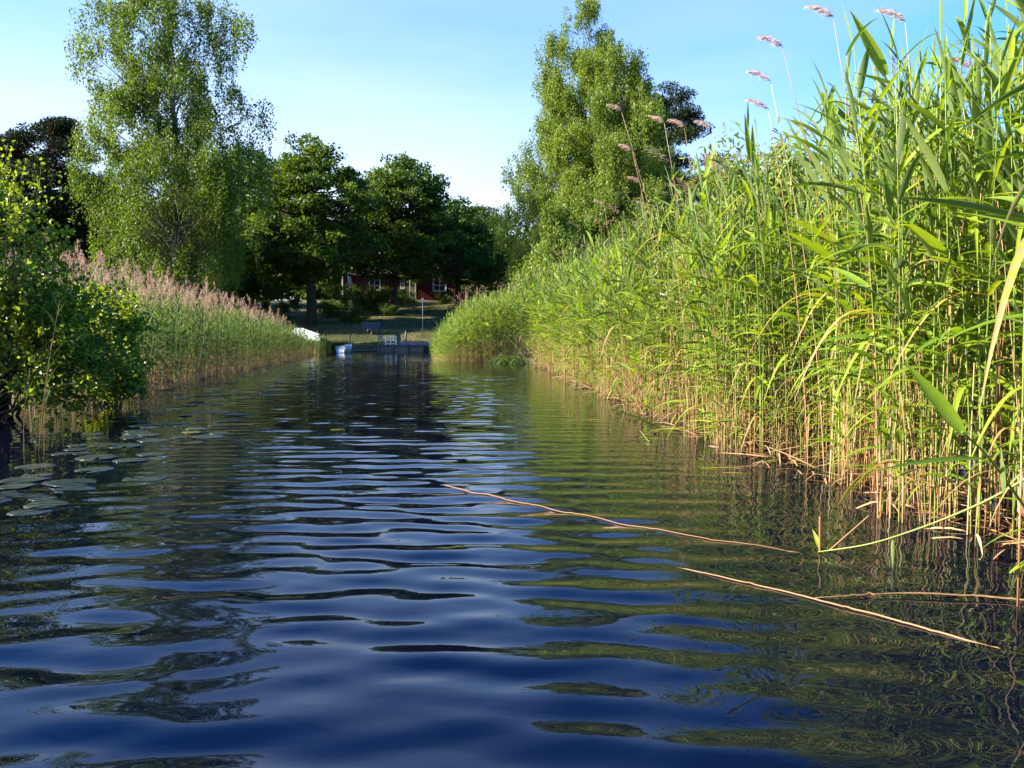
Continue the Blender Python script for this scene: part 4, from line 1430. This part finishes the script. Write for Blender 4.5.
# white bench on the jetty
t = thing("garden_bench", (W(391, 345, 44.9)[0], 44.95, .36), "small low white bench with open framed back standing on the jetty", "bench")
t.scale = (.85, .6, .55)
bk = Geo()
for x in (-.33, 0, .33):
    bk.box((x, -.24, .4), (.075, .05, .8))
for z in (.12, .835):
    bk.box((0, -.24, z), (.74, .05, .07))
bk.build("backrest", M['white_paint'], t, smooth=False)
sb = Geo()
for i in range(4):
    sb.box((0, -.15 + i * .11, .4), (.72, .09, .03))
sb.build("seat", M['white_paint'], t, smooth=False)
for x in (-.33, .33):
    Geo().box((x, .2, .19), (.06, .06, .38)).build("leg", M['white_paint'], t, smooth=False)

# blue chair on the jetty
cp = np.array([W(381.5, 345, 44.9)[0], 44.75, .357])
t = thing("garden_chair", cp, "small pale blue chair at the left end of the jetty", "chair", rz=R(25))
t.scale = (.6, .6, .6)
Geo().box((0, 0, .42), (.44, .42, .04)).build("seat", M['pale_blue'], t, smooth=False)
bk = Geo()
for x in (-.16, -.05, .06, .17):
    bk.box((x, .2, .66), (.07, .03, .46))
bk.box((0, .2, .91), (.44, .035, .06))
bk.build("backrest", M['pale_blue'], t, smooth=False)
for x in (-.19, .19):
    for y in (-.18, .18):
        Geo().box((x, y, .2), (.04, .04, .4)).build("leg", M['pale_blue'], t, smooth=False)

# blue garden cart
c_ = gz(372.5, 53)
t = thing("garden_cart", c_, "blue tub-shaped garden cart standing on the grass above the jetty", "cart")
tub = Geo()
tub.box((0, 0, .55), (1.25, .75, .04))
V = []
for z, k in ((.3, .72), (.72, 1.0)):
    for sx_, sy_ in ((-1, -1), (1, -1), (1, 1), (-1, 1)):
        V.append([sx_ * .64 * k, sy_ * .42 * k, z])
tub = Geo().add(np.array(V), [[0, 3, 2, 1], [0, 1, 5, 4], [1, 2, 6, 5], [2, 3, 7, 6], [3, 0, 4, 7]])
o = tub.build("tub", M['blue_paint'], t, smooth=False)
sm_ = o.modifiers.new("thick", 'SOLIDIFY'); sm_.thickness = .03
for y in (-.36, .36):
    a = np.linspace(0, 2 * np.pi, 21)
    wh_ = Geo().tubes(np.stack([.15 * np.cos(a) - .1, 0 * a + y, .17 + .15 * np.sin(a)], -1), .03, 6).build("wheel", M['black_plastic'], t)
Geo().tubes(np.array([[.5, 0, .35], [.45, 0, .02]]), .03, 6).build("leg", M['black_plastic'], t)
Geo().tubes(np.array([[.55, 0, .5], [1.0, 0, .75], [1.05, 0, .78]]), .02, 6).build("handle", M['black_plastic'], t)

# posts
b0 = gz(423, 51)
t = thing("lamp_post", b0, "thin blue-grey post with a small cap on the lawn beside the reed clump", "post")
tp = W(423, 300, 51)[2] - b0[2]
Geo().tubes(np.array([[0, 0, -.2], [0, 0, tp * .5], [0, 0, tp]]), .02, 8).build("pole", M['steel'], t)
Geo().box((0, 0, tp + .06), (.2, .2, .12), taper=.5).build("cap", M['steel'], t, smooth=False)
b0 = gz(406, 48.5)
o = Geo().tubes(np.array([[0, 0, -.2], [0, 0, .3], [0, 0, .62]]), [.05, .048, .045], 8).build("mooring_post", M['steel'], loc=b0)
tag(o, "short blue-grey post on the shore behind the motorboat", "post")
for px, lab in [(286, "dark stake standing in the grass left of the brown boat"), (350, "thin dark stake at the edge of the far shore")]:
    b0 = gz(px, 47.5 if px > 300 else 49.5)
    o = Geo().tubes(np.array([[0, 0, -.2], [.02, 0, .4], [.03, 0, .8]]), .035, 6).build("stake", M['dark_wood'], loc=b0)
    tag(o, lab, "stake")
# shallow plank at the water's edge
c_ = W(360, 351, 45.2)
o = Geo().box((0, 0, 0), (1.7, .25, .06)).build("plank", M['pale_board'], loc=(c_[0] + .05, 45.15, .08), smooth=False)
tag(o, "pale plank lying along the waterline left of the jetty", "plank")
